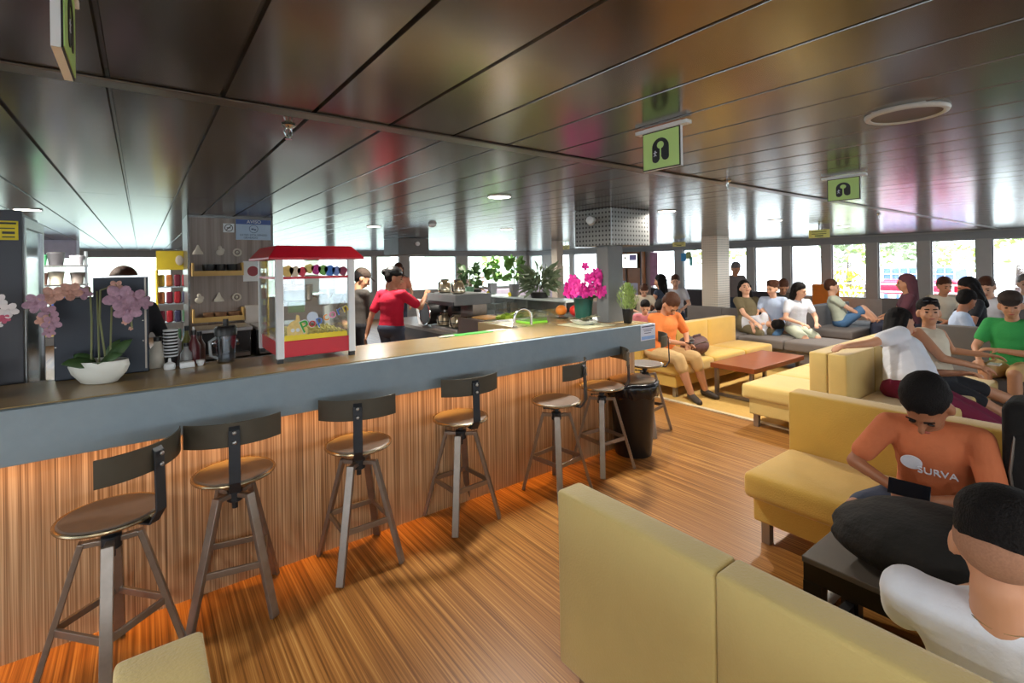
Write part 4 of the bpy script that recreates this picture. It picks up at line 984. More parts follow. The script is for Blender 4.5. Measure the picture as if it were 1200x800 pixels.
# plants on the glass display
def leafy(name, label, c, h, r, n, m, potm, pr=.05, ph=.1, seed=1, lw=.06, tall=False, group=None):
    c = Vector(c); random.seed(seed); o = thing(name, label, 'potted plant', c, 0, group)
    b = MB(); b.lathe([(pr*.8, 0), (pr, ph), (pr*.9, ph), (0, ph*.9)], c, 4 if tall else 20, T=Matrix.Rotation(.6, 4, 'Z') if tall else None); b.build('pot', potm, o, smooth=not tall)
    b = MB(); b.tube([c+Vector((0, 0, ph*.9)), c+Vector((.01, 0, ph+h*.55)), c+Vector((-.01, .01, ph+h*.9))], .006, 6); b.build('stem', M_stem, o)
    b = MB()
    for i in range(n):
        z = random.random(); a = random.uniform(0, 2*PI); u = random.random()**.5
        p = c+Vector((0, 0, ph+h*(.12+.85*z)))+Vector((math.cos(a), math.sin(a), 0))*r*u*.6
        b.leaf(p, p+Vector((math.cos(a)*r*.6, math.sin(a)*r*.6, random.uniform(-.5, .6)*r)), lw, (random.uniform(-1, 1), random.uniform(-1, .2), random.uniform(-.2, .8)))
    b.build('foliage', m, o); return o
M_potgrey = mat('pot_grey', rgb(120, 120, 128), .6)
ZS = 1.26
GR = 'plants on the glass display'
M_brightleaf = mat('leaf_bright', rgb(104, 148, 72), .5, 0, .3, 25)
leafy('potted_plant', 'left one of two tall leafy plants in square grey pots on the glass display', (4.0, 5.76, ZS), .36, .13, 70, M_brightleaf, M_potgrey, .075, .16, 3, .08, True, GR)
leafy('potted_plant', 'right one of two tall leafy plants in square grey pots on the glass display', (4.0, 5.25, ZS), .36, .14, 70, M_brightleaf, M_potgrey, .075, .16, 4, .08, True, GR)
leafy('potted_plant', 'round greyish shrub in a low black bowl on the glass display', (4.0, 4.72, ZS), .28, .26, 220, mat('leaf_greyish', rgb(108, 124, 96), .6, 0, .3, 25), M_black, .13, .07, 5, .035, False, GR)
leafy('potted_plant', 'dark green trailing plant by the coffee jugs', (3.7, 5.9, ZS), .30, .16, 70, M_darkgreen, mat('pot_palegreen', rgb(120, 170, 140), .5), .07, .12, 6, .06, False, GR)
leafy('potted_plant', 'reddish spiky plant in a black bowl left of the tall leafy plants', (4.0, 6.25, ZS), .2, .2, 40, mat('leaf_reddish', rgb(110, 84, 72), .6, 0, .3, 25), M_black, .13, .06, 7, .03, False, GR)
for y, lb in ((5.76, 'yellow sticker on the pot of the left tall leafy plant'), (5.25, 'yellow sticker on the pot of the right tall leafy plant')):
    b = MB(); b.lathe([(0, 0), (.035, 0), (.035, .004), (0, .004)], (3.925, y, ZS+.02), 20, T=Matrix.Rotation(-PI/2, 4, 'Y')); tag(b.build('sticker', M_signyel), lb, 'sticker')

# ------------------------------------------------------------------ behind the bar
# fridge on the left
o = thing('drinks_fridge', 'tall dark fridge with silver glass side door at the left edge', 'fridge', (-.85, 3.8, 0))
b = MB(); b.box(-1.25, -.475, 3.45, 3.49, 0, 1.99); b.build('side_panel', M_fridge, o, smooth=False, bevel=.004)
b = MB(); b.box(-1.25, -.50, 3.49, 4.12, 0, 1.99); b.build('cabinet', M_fridge, o, smooth=False)
b = MB()
for q in ((3.49, 3.53, .1, 1.96), (4.06, 4.10, .1, 1.96), (3.53, 4.06, 1.91, 1.96), (3.53, 4.06, .1, .16)): b.box(-.498, -.47, *q)
b.build('door_frame', M_steel, o, smooth=False)
b = MB(); b.box(-.488, -.482, 3.53, 4.06, .16, 1.91); b.build('door_glass', mat('fridge_pane', rgb(130, 150, 155), .12, .6), o, smooth=False)
b = MB(); b.box(-.60, -.488, 3.446, 3.4495, 1.84, 1.935); st = b.build('warning_sticker', M_signyel, o, smooth=False)
b = MB(); b.box(-.595, -.495, 3.4445, 3.446, 1.918, 1.928); b.box(-.59, -.50, 3.4445, 3.446, 1.895, 1.90); b.box(-.545, -.50, 3.4445, 3.446, 1.87, 1.882); b.box(-.545, -.50, 3.4445, 3.446, 1.852, 1.858); b.build('print', M_black, st, smooth=False)
# payment screens (two navy casings)
o = thing('screen_casing', 'left and lower of two navy screen casings behind the white orchid bowl', 'screen', (-.27, 3.36, HC), 0, 'navy screens on the counter')
b = MB(); b.box(-.352, -.19, 3.335, 3.40, HC, 1.545); b.build('casing', M_navy, o, smooth=False, bevel=.006)
for z in (1.30, 1.50): b = MB(); b.ell((-.345, 3.332, z), .005); b.build('screw', M_chrome, o)
o = thing('screen_casing', 'right and taller of two navy screen casings behind the mauve orchid', 'screen', (-.07, 3.34, HC), 0, 'navy screens on the counter')
b = MB(); b.box(-.20, .03, 3.325, 3.40, HC, 1.655); b.build('casing', M_navy, o, smooth=False, bevel=.006)
b = MB(); b.box(.012, .02, 3.321, 3.326, HC+.02, 1.64); b.build('edge_strip', M_gun, o, smooth=False)
for z in (1.30, 1.41, 1.52): b = MB(); b.ell((.005, 3.322, z), .005); b.build('screw', M_chrome, o)
b = MB(); b.box(-.20, .03, 3.32, 3.325, 1.645, 1.652); b.build('top_edge', M_chrome, o, smooth=False)
# partition with AVISO sign
mb = MB(); mb.box(.36, 1.065, 5.45, 6.1, 0, ZC); struct(mb.build('wall_partition', M_grwood, smooth=False), 'grey wood partition behind the bar')
mb = MB(); mb.box(.345, .36, 5.44, 6.1, 0, ZC); mb.box(1.065, 1.075, 5.44, 6.1, 0, ZC); mb.box(.345, 1.075, 5.44, 5.45, ZC-.02, ZC-.002); struct(mb.build('trim_4', M_strip, smooth=False))
o = thing('notice_sign', 'blue AVISO sign at the top of the grey wood partition', 'sign', (.89, 5.445, 2.07))
FT = lambda x, z, y=5.43: Matrix.Translation((x, y, z)) @ Matrix.Rotation(PI/2, 4, 'X')
b = MB(); b.box(.742, 1.052, 5.436, 5.448, 1.965, 2.165); b.build('board', mat('sign_paleblue', rgb(178, 202, 226), .5), o, smooth=False)
b = MB(); b.box(.742, 1.052, 5.432, 5.436, 2.118, 2.165); b.build('header', mat('sign_blue', rgb(66, 92, 156), .5), o, smooth=False)
M_ink = mat('sign_ink', rgb(52, 72, 120), .5)
text('AVISO', .046, FT(.90, 2.142, 5.4305), M_white, o)
text('USTED ESTA SIENDO', .026, FT(.897, 2.012, 5.435), M_ink, o); text('GRABADO', .026, FT(.87, 1.985, 5.435), M_ink, o)
b = MB(); ring_prism(b, .036, .040, FT(.897, 2.073, 5.4355)); b.box(.877, .897, 5.4345, 5.4355, 2.066, 2.078); b.box(.9, .918, 5.4345, 5.4355, 2.060, 2.072); b.build('camera_symbol', M_ink, o, smooth=False)
o = thing('small_sign', 'small white prohibition sign left of the blue notice', 'sign', (.68, 5.445, 2.08))
b = MB(); b.box(.635, .728, 5.438, 5.448, 2.035, 2.12); b.build('board', M_white, o, smooth=False)
b = MB(); ring_prism(b, .030, .036, FT(.681, 2.078, 5.437)); b.bar((.658, 5.436, 2.055), (.704, 5.436, 2.10), .004, .006); b.box(.665, .697, 5.4362, 5.437, 2.074, 2.082); b.build('symbol', M_black, o, smooth=False)
M_pine = mat('pine_shelf', rgb(210, 170, 96), .5, 0, .1)
M_cream = mat('figurine_cream', rgb(214, 205, 190), .6)
for j, (zs, lb) in enumerate(((1.63, 'upper light wood wall shelf on the grey partition'), (1.20, 'lower light wood wall shelf on the grey partition'))):
    o = thing('wall_shelf', lb, 'shelf', (.58, 5.40, zs), 0, 'wall shelves on the partition')
    b = MB(); b.box(.372, .79, 5.34, 5.449, zs-.012, zs+.012); b.build('board', M_pine, o, smooth=False)
    for x in (.372, .775):
        b = MB(); b.box(x, x+.015, 5.34, 5.449, zs+.012, zs+.11); b.build('side_board', M_pine, o, smooth=False)
    b = MB(); b.box(.372, .79, 5.335, 5.34, zs-.012, zs+.035); b.build('front_rail', M_pine, o, smooth=False)
for i, (x, r, lb) in enumerate(((.505, .052, 'left'), (.60, .042, 'middle'), (.70, .046, 'right'))):
    b = MB(); b.lathe([(r*.7, 0), (r*.95, .03), (r, .085), (r*.92, .085), (0, .07)], (x, 5.39, 1.642), 20); tag(b.build('black_bowl', M_black), lb+' black bowl on the upper wall shelf', 'bowl', 'bowls on the upper wall shelf')
for i, (x, lb) in enumerate(((.50, 'brown pot on the lower wall shelf, left'), (.60, 'brown basket on the lower wall shelf, middle'), (.71, 'brown basket on the lower wall shelf, right'))):
    b = MB(); b.lathe([(.035, 0), (.045, .03), (.042, .06), (0, .055)], (x, 5.39, 1.212), 16, 1.2 if i else 1); tag(b.build('basket', mat('wicker', rgb(120, 84, 56), .7, 0, .3, 60)), lb, 'basket', 'baskets on the lower wall shelf')
for i, (x, z, kd) in enumerate(((.425, 1.86, 0), (.605, 1.86, 1), (.75, 1.855, 2), (.43, 1.41, 1), (.59, 1.41, 0), (.74, 1.42, 2))):
    b = MB()
    if kd == 0: b.lathe([(.045, 0), (.04, .02), (.02, .05), (.008, .085), (0, .09)], (x, 5.43, z-.04), 14, 1, .3)
    elif kd == 1: b.ell((x, 5.435, z-.02), (.035, .012, .03)); b.ell((x, 5.435, z+.02), (.018, .012, .025)); b.ell((x+.02, 5.435, z+.0), (.02, .01, .02))
    else: b.tube([(x+.032*math.cos(a), 5.435, z-.015+.032*math.sin(a)) for a in [2*PI*q/20 for q in range(21)]], .009, 6, False); b.ell((x, 5.435, z-.015), (.014, .01, .014))
    pos = ['left', 'middle', 'right'][i % 3]+(' in the upper row' if i < 3 else ' in the lower row')
    tag(b.build('wall_ornament', M_cream), 'small cream ornament on the grey partition, '+pos, 'ornament', 'ornaments on the partition')
o = thing('picture_card', 'white card with a red circle left of the popcorn machine roof', 'card', (.86, 5.44, 1.66))
b = MB(); b.box(.80, .93, 5.438, 5.448, 1.555, 1.755); b.build('card', M_white, o, smooth=False)
b = MB(); b.lathe([(0, 0), (.05, 0), (.05, .002), (0, .002)], (.885, 5.437, 1.655), 24, T=Matrix.Rotation(PI/2, 4, 'X')); b.build('circle', mat('muted_red', rgb(160, 70, 80), .6), o)
# back work counter and machines
o = thing('back_counter', 'dark work counter along the grey partition', 'counter', (-.2, 5.1, 0))
b = MB(); b.box(-2.5, 1.3, 4.83, 5.40, .87, .90); b.build('worktop', M_gun, o, smooth=False)
b = MB(); b.box(-2.5, 1.3, 4.88, 5.40, .05, .87); b.build('carcass', M_walnut, o, smooth=False)
def machine(label, x0, x1, y0, y1, z0, z1, cat='coffee machine', name='espresso_machine'):
    o = thing(name, label, cat, ((x0+x1)/2, (y0+y1)/2, z0))
    b = MB(); b.box(x0, x1, y0+.08, y1, z0, z1); b.build('body', M_black, o, smooth=False, bevel=.01)
    b = MB(); b.box(x0, x1, y0, y1, z1, z1+.03); b.build('cup_tray', M_steel, o, smooth=False, bevel=.004)
    b = MB(); b.box(x0+.02, x1-.02, y0, y0+.09, z0+.02, z0+.05); b.build('drip_tray', M_steel, o, smooth=False)
    for q in (.3, .7):
        x = x0+(x1-x0)*q; b = MB(); b.lathe([(.03, 0), (.03, .03)], (x, y0+.05, z1-.1), 14); b.tube([(x, y0+.05, z1-.09), (x, y0-.08, z1-.10)], .012, 8); b.build('portafilter', M_chrome, o)
machine('black espresso machine left of the blender', .36, .78, 4.85, 5.25, .90, 1.14)
machine('low black espresso machine behind the popcorn machine', .82, 1.22, 4.85, 5.25, .90, 1.13)
o = thing('paper_dispenser', 'cream paper dispenser box on the partition beside the popcorn machine', 'dispenser', (.88, 5.4, 1.2))
b = MB(); b.box(.80, .93, 5.36, 5.449, 1.10, 1.32); b.build('case', mat('box_cream', rgb(205, 196, 188), .6), o, smooth=False, bevel=.01)
b = MB(); b.box(.83, .90, 5.35, 5.362, 1.115, 1.13); b.build('slot', M_black, o, smooth=False)
# blender jug on the bar
c = Vector((.395, 3.34, HC))
o = thing('blender_jug', 'clear blender jug with black lid on the bar counter', 'blender', c)
b = MB(); b.lathe([(.042, 0), (.046, .005), (.056, .17), (.058, .19), (.054, .19), (.052, .17), (.040, .01), (0, .01)], c, 28); b.build('jug', glass('smoked_jug', (.62, .64, .66), .12), o)
b = MB(); b.lathe([(.060, .16), (.060, .20), (.050, .215), (.0, .215)], c, 28); b.lathe([(.014, .21), (.014, .255), (0, .256)], c, 14); b.build('lid', M_black, o)
b = MB(); b.tube([c+Vector((-.05, -.01, .15)), c+Vector((-.085, -.02, .13)), c+Vector((-.08, -.02, .05)), c+Vector((-.045, -.01, .03))], .009, 8); b.build('handle', mat('clear_plastic', rgb(150, 155, 158), .2), o)
# cup stack and bottles
c = Vector((.13, 3.41, HC-.03+.03))
o = thing('cup_stack', 'stack of dark paper cups with pale rims on the counter', 'cups', c)
for i in range(9):
    b = MB(); z = i*.018; b.lathe([(.027, z), (.035, z+.062), (.033, z+.062), (0, z+.02)], c, 22); q = b.build('cup', M_black, o)
    b = MB(); b.lathe([(.0352, z+.058), (.037, z+.060), (.037, z+.066), (.034, z+.066)], c, 22); b.build('rim', M_white, q)
BOT = [(.07, 3.45, .045, .20, M_cream, 'cream bottle with dark cap left of the cup stack'), (.205, 3.44, .03, .15, mat('bottle_clear', rgb(150, 150, 150), .2), 'clear bottle right of the cup stack'), (.245, 3.47, .032, .22, mat('bottle_maroon', rgb(96, 34, 40), .3), 'maroon bottle right of the cup stack'),
       (.215, 3.56, .028, .24, mat('bottle_olive', rgb(120, 120, 50), .3), 'olive bottle at the back behind the cup stack'), (.16, 3.55, .03, .23, M_white, 'white bottle at the back behind the cup stack'), (.28, 3.55, .03, .2, mat('bottle_brown', rgb(80, 46, 34), .3), 'brown bottle at the back, left of the blender')]
for x, y, r, h, m, lb in BOT:
    z0 = HC if y < 3.40 else HC-.03
    o = thing('bottle', lb, 'bottle', (x, y, z0), 0, 'bottles near the cup stack')
    b = MB(); b.lathe([(r*.9, 0), (r, .01), (r, h*.6), (r*.45, h*.78), (r*.4, h*.9), (0, h*.9)], (x, y, z0), 18); b.build('body', m, o)
    b = MB(); b.lathe([(r*.45, h*.88), (r*.45, h), (0, h)], (x, y, z0), 14); b.build('cap', M_black, o)
mb = MB(); mb.box(-2.6, 1.2, 3.40, 3.62, .95, HC-.03); tag(mb.build('rear_ledge', M_gun, smooth=False, bevel=.004), 'dark steel ledge behind the bar counter carrying bottles', 'ledge')
for x, y, lb in ((.12, 3.32, 'small white pump bottle in front of the cup stack'), (.20, 3.31, 'small white tray in front of the bottles'), (.265, 3.33, 'small white cup left of the blender')):
    b = MB()
    if 'pump' in lb: b.lathe([(.026, 0), (.028, .01), (.026, .03), (.008, .04), (.006, .06), (0, .06)], (x, y, HC), 16)
    elif 'tray' in lb: b.cushion((x, y, HC+.016), (.035, .025, .016), .006)
    else: b.lathe([(.014, 0), (.02, .02), (.022, .03), (.018, .03), (0, .01)], (x, y, HC), 16)
    tag(b.build('condiment', M_white), lb, 'tableware')
# snack rack
o = thing('snack_rack', 'yellow wire snack rack with header board left of the partition', 'rack', (.28, 6.0, 0))
b = MB(); b.box(.12, .40, 5.98, 5.995, 1.68, 1.87); hb_ = b.build('header_board', mat('rack_yellow', rgb(226, 200, 50), .5), o, smooth=False)
b = MB(); b.ell((.31, 5.975, 1.775), (.035, .006, .05)); b.build('emblem', M_cream, hb_)
for x in (.125, .395):
    b = MB(); b.tube([(x, 6.0, 0), (x, 6.0, 1.68)], .01, 8); b.build('post', MATS['rack_yellow'], o)
    b = MB(); b.tube([(x, 6.2, 0), (x, 6.2, 1.68)], .01, 8); b.build('post', MATS['rack_yellow'], o)
for z in (.95, 1.14, 1.33, 1.5):
    b = MB(); b.box(.13, .39, 5.99, 6.2, z, z+.012); b.build('shelf', M_steel, o, smooth=False)
random.seed(14); pcs = [(170, 40, 50), (90, 110, 120), (200, 120, 70), (60, 60, 90), (190, 190, 180), (120, 40, 60), (80, 120, 90), (214, 180, 60)]
for j, z in enumerate((.962, 1.152, 1.342, 1.512)):
    for i in range(4):
        cc = pcs[(i*3+j*5) % 8]; x = .16+i*.066; b = MB(); b.cushion((x, 6.03, z+.06), (.028, .018, .06), .014)
        tag(b.build('snack_packet', mat('packet_%d_%d_%d' % cc, rgb(*cc), .4, 0, .3, 60)), '%s crisp packet on the %s shelf of the yellow rack' % (['leftmost', 'second', 'third', 'rightmost'][i], ['bottom', 'third', 'second', 'top'][j]), 'packet', 'packets on the snack rack')
o = thing('hanging_cabinet', 'lilac-grey box hanging from the ceiling right of the fridge', 'cabinet', (-1.05, 10.9, 1.9))
b = MB(); b.box(-1.28, -.84, 10.7, 11.2, 1.90, ZC-.002); b.build('body', mat('lilac_paint', rgb(215, 215, 238), .5), o, smooth=False)
b = MB(); b.box(-1.27, -.85, 10.68, 10.70, 1.91, 2.17); b.build('front_panel', mat('lilac_paint', rgb(215, 215, 238), .5), o, smooth=False, bevel=.005)
# goods shelf at far left
o = thing('goods_shelf', 'steel shelf of cups and packs between the fridge and the screens', 'shelf', (-.6, 5.9, 0))
for x in (-.74, -.40):
    b = MB(); b.tube([(x, 5.9, 0), (x, 5.9, 1.86)], .012, 8); b.build('post', M_steel, o)
for z in (1.1, 1.35, 1.55, 1.72):
    b = MB(); b.box(-.76, -.38, 5.8, 6.1, z, z+.015); b.build('board', M_steel, o, smooth=False)
GD = [(-.70, 1.735, .045, .10, (60, 130, 90), 'green tub'), (-.60, 1.735, .06, .12, (52, 52, 56), 'dark lidded pot'), (-.46, 1.735, .05, .09, (190, 190, 200), 'pale tub'), (-.70, 1.565, .05, .11, (120, 80, 70), 'brown tub'), (-.60, 1.565, .055, .12, (196, 190, 170), 'cream tub'), (-.46, 1.565, .05, .11, (150, 140, 135), 'grey tub'),
      (-.58, 1.365, .065, .09, (40, 90, 200), 'blue plastic pack'), (-.70, 1.365, .045, .08, (200, 200, 200), 'white tub'), (-.46, 1.365, .05, .1, (90, 80, 76), 'dark tub'), (-.65, 1.115, .06, .12, (200, 170, 80), 'yellow sack'), (-.5, 1.115, .05, .14, (150, 130, 100), 'tan tub')]
for x, z, r, h, cc, lb in GD:
    b = MB(); b.lathe([(r*.8, 0), (r, h*.8), (r*1.05, h*.82), (r*1.05, h*.95), (0, h)], (x, 5.9, z), 18); tag(b.build('storage_tub', mat('tub_%d_%d_%d' % cc, rgb(*cc), .45)), lb+' on the steel shelf right of the fridge', 'tub', 'goods on the steel shelf')

# right return of the bar: work counter, salad display, coffee brewer
o = thing('service_counter', 'service counter running away behind the bar with wooden display front', 'counter', (3.4, 5.3, 0))
b = MB(); b.box(2.85, 4.15, 4.02, 7.0, .86, .90); b.build('worktop', M_gun, o, smooth=False)
b = MB(); b.box(2.90, 4.13, 4.04, 6.98, .04, .86); b.build('carcass', M_walnut, o, smooth=False)
b = MB(); b.box(2.90, 2.93, 3.45, 4.88, .90, 1.085); b.box(2.93, 3.66, 4.85, 4.88, .9, 1.085); b.build('display_front', M_walnut, o, smooth=False, bevel=.004)
b = MB(); b.box(2.93, 4.1, 4.01, 4.85, 1.03, 1.05); b.build('display_bed', M_counter_top, o, smooth=False)
o = thing('glass_display', 'long glass food display with steel top on the service counter', 'display', (4.0, 5.3, .9))
b = MB(); b.box(3.86, 4.15, 4.1, 6.9, 1.235, 1.26); b.build('top_shelf', mat('display_top', rgb(200, 210, 210), .25, .2), o, smooth=False, bevel=.003)
b = MB(); b.box(3.84, 3.846, 4.1, 6.9, 1.05, 1.24); b.build('front_glass', M_display, o, smooth=False)
b = MB(); b.box(4.10, 4.15, 4.1, 6.9, .90, 1.235); b.build('back_panel', M_greypaint, o, smooth=False)
for y in (4.1, 4.8, 5.5, 6.2, 6.88):
    b = MB(); b.box(3.85, 3.87, y, y+.02, .9, 1.235); b.build('post', M_steel, o, smooth=False)
b = MB(); b.box(3.3, 3.306, 3.75, 4.4, 1.05, 1.2); b.box(3.3, 3.75, 3.75, 3.756, 1.05, 1.2); b.build('side_glass', M_display, o, smooth=False)
random.seed(9)
def heap(name, label, cx, cy, z, rx, ry, n, m, r, cat, mode='leaf'):
    b = MB()
    for i in range(n):
        a = random.uniform(0, 2*PI); u = random.random()**.5; p = Vector((cx+rx*u*math.cos(a), cy+ry*u*math.sin(a), z+(1-u*u)*.03+r*.4))
        if mode == 'leaf': b.leaf(p, p+Vector((random.uniform(-1, 1), random.uniform(-1, 1), random.uniform(0, 1)))*r, r*.9)
        else: b.ell(p, (r, r*.8, r*.6), Euler((random.random(), random.random(), random.random()*3)).to_matrix(), 8, 6)
    tag(b.build(name, m), label, cat, kind='stuff')
def tray(x0, x1, y0, y1, z, label):
    o = thing('serving_tray', label, 'tray', ((x0+x1)/2, (y0+y1)/2, z)); b = MB(); b.box(x0, x1, y0, y1, z, z+.006); b.build('bottom', M_steel, o, smooth=False)
    b = MB()
    for q in ((x0, x0+.006, y0, y1), (x1-.006, x1, y0, y1), (x0, x1, y0, y0+.006), (x0, x1, y1-.006, y1)): b.box(*q, z, z+.03)
    b.build('rim', M_steel, o, smooth=False)
tray(2.98, 3.35, 4.45, 4.82, 1.051, 'steel tray of bread rolls at the left of the display')
tray(2.98, 3.35, 4.04, 4.42, 1.051, 'steel tray of lettuce beside the tap')
tray(3.40, 3.80, 4.04, 4.82, 1.051, 'steel tray of pastries behind the lettuce tray')
heap('lettuce', 'bright green lettuce leaves in the tray beside the tap', 3.16, 4.23, 1.06, .15, .16, 90, mat('lettuce', rgb(168, 196, 62), .5, 0, .3, 20), .06, 'lettuce')
for i in range(7):
    M_bread = mat('bread', rgb(196, 150, 92), .7, 0, .25, 20)
    b = MB(); y = 4.49+.048*i; b.ell((3.165, y, 1.078), (.15, .02, .02)); tag(b.build('bread_stick', M_bread), ['first', 'second', 'third', 'fourth', 'fifth', 'sixth', 'seventh'][i]+' bread stick from the tap side in the left tray', 'bread', 'bread sticks in the tray')
heap('sliced_fruit', 'pale sliced fruit heaped in the tray behind the lettuce', 3.6, 4.43, 1.06, .17, .34, 90, mat('fruit_pale', rgb(226, 196, 110), .6, 0, .3, 30), .035, 'fruit', 'e')
for i, (x, y, cc, lb) in enumerate(((3.52, 3.60, (225, 50, 40), 'large red tomato left of the dark green pot'), (3.44, 3.72, (236, 140, 50), 'orange beside the red tomato'))):
    b = MB(); b.ell((x, y, HC+.055+.02), (.06, .06, .055)); f = b.build('tomato' if i == 0 else 'orange_fruit', mat('fruit_%d' % i, rgb(*cc), .3)); tag(f, lb, 'fruit')
    b = MB(); b.ell((x, y, HC+.13), (.012, .012, .006)); f.name = 'tomato' if i == 0 else 'orange_fruit'; c2 = b.build('stalk', M_darkgreen, f)
o = thing('fruit_stand', 'low pale stand under the tomato and orange', 'stand', (3.48, 3.66, HC)); b = MB(); b.lathe([(.08, 0), (.10, .01), (.13, .018), (0, .019)], (3.48, 3.66, HC), 24); b.build('plate', M_offwhite, o); b = MB(); b.lathe([(.128, .015), (.134, .018), (.13, .021)], (3.48, 3.66, HC), 24); b.build('rim', M_steel, o)
o = thing('food_container', 'clear square food container with a green base beside the tap', 'container', (2.95, 3.62, HC))
b = MB(); b.box(2.84, 3.06, 3.5, 3.72, HC, HC+.02); b.build('base', mat('lime', rgb(140, 220, 60), .4), o, smooth=False, bevel=.004)
b = MB(); b.box(2.845, 3.055, 3.505, 3.715, HC+.02, HC+.11); b.build('lid', glass('milky', (.85, .92, .86), .15), o, smooth=False)
mb = MB(); mb.box(2.6, 3.0, 3.40, 4.0, .95, HC-.001); tag(mb.build('sink_unit', M_counter_top, smooth=False), 'tan sink unit behind the bar counter at the tap', 'sink unit')
# tap
o = thing('tap', 'chrome swan-neck tap on the bar counter', 'tap', (2.56, 3.36, HC))
pts = [(2.56, 3.36, HC)]+[(2.56+.085-.085*math.cos(a), 3.36-.02*a/PI, HC+.09+.075*math.sin(a)) for a in [PI*i/12 for i in range(13)]]+[(2.73, 3.34, HC+.02)]
b = MB(); b.tube(pts, .012, 12); b.build('spout', M_chrome, o)
b = MB(); b.lathe([(.026, 0), (.026, .012), (.016, .02)], (2.56, 3.36, HC), 18); b.build('base', M_chrome, o)
o = thing('cutting_mat', 'thin green cutting mat with cream ends on the counter near the tap', 'mat', (2.1, 3.34, HC))
b = MB(); b.box(1.86, 2.30, 3.31, 3.385, HC, HC+.006); b.build('mat_sheet', mat('mat_green', rgb(70, 160, 70), .5), o, smooth=False)
b = MB(); b.box(1.80, 1.93, 3.30, 3.33, HC+.006, HC+.012); b.box(2.28, 2.45, 3.33, 3.39, HC, HC+.008); b.build('cream_ends', M_cream, o, smooth=False)
mb = MB(); mb.box(3.0, 3.35, 2.92, 3.3, HC, HC+.004); tag(mb.build('tray_mat', mat('mat_pale', rgb(190, 190, 160), .6), smooth=False, bevel=.001), 'pale place mat under the white dish', 'mat')
# coffee brewer
o = thing('coffee_brewer', 'steel and black coffee brewer holding two warm glass jugs', 'coffee brewer', (3.1, 5.3, .9))
b = MB(); b.box(2.93, 3.35, 4.95, 5.62, .90, .93); b.build('base', M_steel, o, smooth=False, bevel=.004)
b = MB(); b.box(3.15, 3.35, 4.95, 5.62, .93, 1.33); b.build('back', M_gun, o, smooth=False)
b = MB(); b.box(2.90, 3.40, 4.93, 5.64, 1.21, 1.34); b.build('head', M_greypaint, o, smooth=False, bevel=.006)
b = MB(); b.box(2.893, 2.90, 4.97, 5.60, 1.205, 1.25); b.build('control_strip', M_black, o, smooth=False)
for y in (5.14, 5.44):
    b = MB(); b.lathe([(.05, 0), (.06, .05), (.055, .06)], (3.03, y, 1.13), 16); b.build('filter_basket', M_black, o)
M_jug = glass('coffee_jug', (.8, .72, .6), .25)
for x, y, z, lb in ((3.03, 5.14, .93, 'right glass coffee jug inside the brewer'), (3.03, 5.44, .93, 'left glass coffee jug inside the brewer'), (3.05, 5.12, 1.34, 'right glass coffee jug on top of the brewer'), (3.05, 5.44, 1.34, 'left glass coffee jug on top of the brewer')):
    o = thing('coffee_jug', lb, 'jug', (x, y, z), 0, 'glass coffee jugs')
    b = MB(); b.lathe([(.06, .0), (.085, .015), (.09, .06), (.07, .12), (.05, .145), (.052, .16), (.045, .16), (0, .15)], (x, y, z), 22); b.build('glass_body', mat('jug_mirror', rgb(210, 196, 170), .15, .7), o)
    b = MB(); b.lathe([(.092, .055), (.093, .06), (.09, .065)], (x, y, z), 22); b.lathe([(.05, .155), (.052, .17), (0, .175)], (x, y, z), 18); b.build('lid', M_black, o)
    b = MB(); b.tube([(x-.05, y-.03, z+.15), (x-.12, y-.06, z+.13), (x-.11, y-.06, z+.04), (x-.08, y-.03, z+.03)], .009, 8); b.build('handle', M_black, o)
o = thing('menu_stand', 'white and blue leaning menu card on the service counter by the crimson polo', 'menu', (2.95, 5.95, .9))
b = MB(); Tm = Matrix.Translation((2.98, 5.95, 1.06)) @ Matrix.Rotation(R(-70), 4, 'Z') @ Matrix.Rotation(.2, 4, 'X'); b.box(-.09, .09, -.004, .004, -.16, .19, Tm); b.build('card', M_white, o, smooth=False)
b = MB(); b.box(-.02, .05, -.007, -.004, -.1, .15, Tm); b.build('blue_print', mat('print_blue', rgb(50, 70, 140), .5), o, smooth=False)
o = thing('round_dispenser', 'black drum-shaped dispenser with chrome hoop left of the brewer', 'dispenser', (3.0, 5.82, .9))
b = MB(); b.lathe([(0, -.1), (.15, -.1), (.15, .1), (0, .1)], (3.06, 5.82, 1.06), 32, T=Matrix.Rotation(PI/2, 4, 'Y') ); b.build('drum', M_black, o)
b = MB(); b.tube([(2.955, 5.82+.15*math.cos(a), 1.06+.15*math.sin(a)) for a in [2*PI*q/32 for q in range(33)]], .009, 8, False); b.build('hoop', M_chrome, o)
o = thing('acrylic_box', 'clear acrylic box on the service counter right of the brewer', 'box', (3.6, 5.0, 1.05))
b = MB(); b.box(3.5, 3.78, 4.9, 5.2, .901, 1.2); b.build('case', M_display, o, smooth=False); b = MB(); b.box(3.51, 3.77, 4.91, 5.19, .903, .95); b.build('contents', M_bread if 'M_bread' in globals() else M_cream, o, smooth=False, bevel=.02)

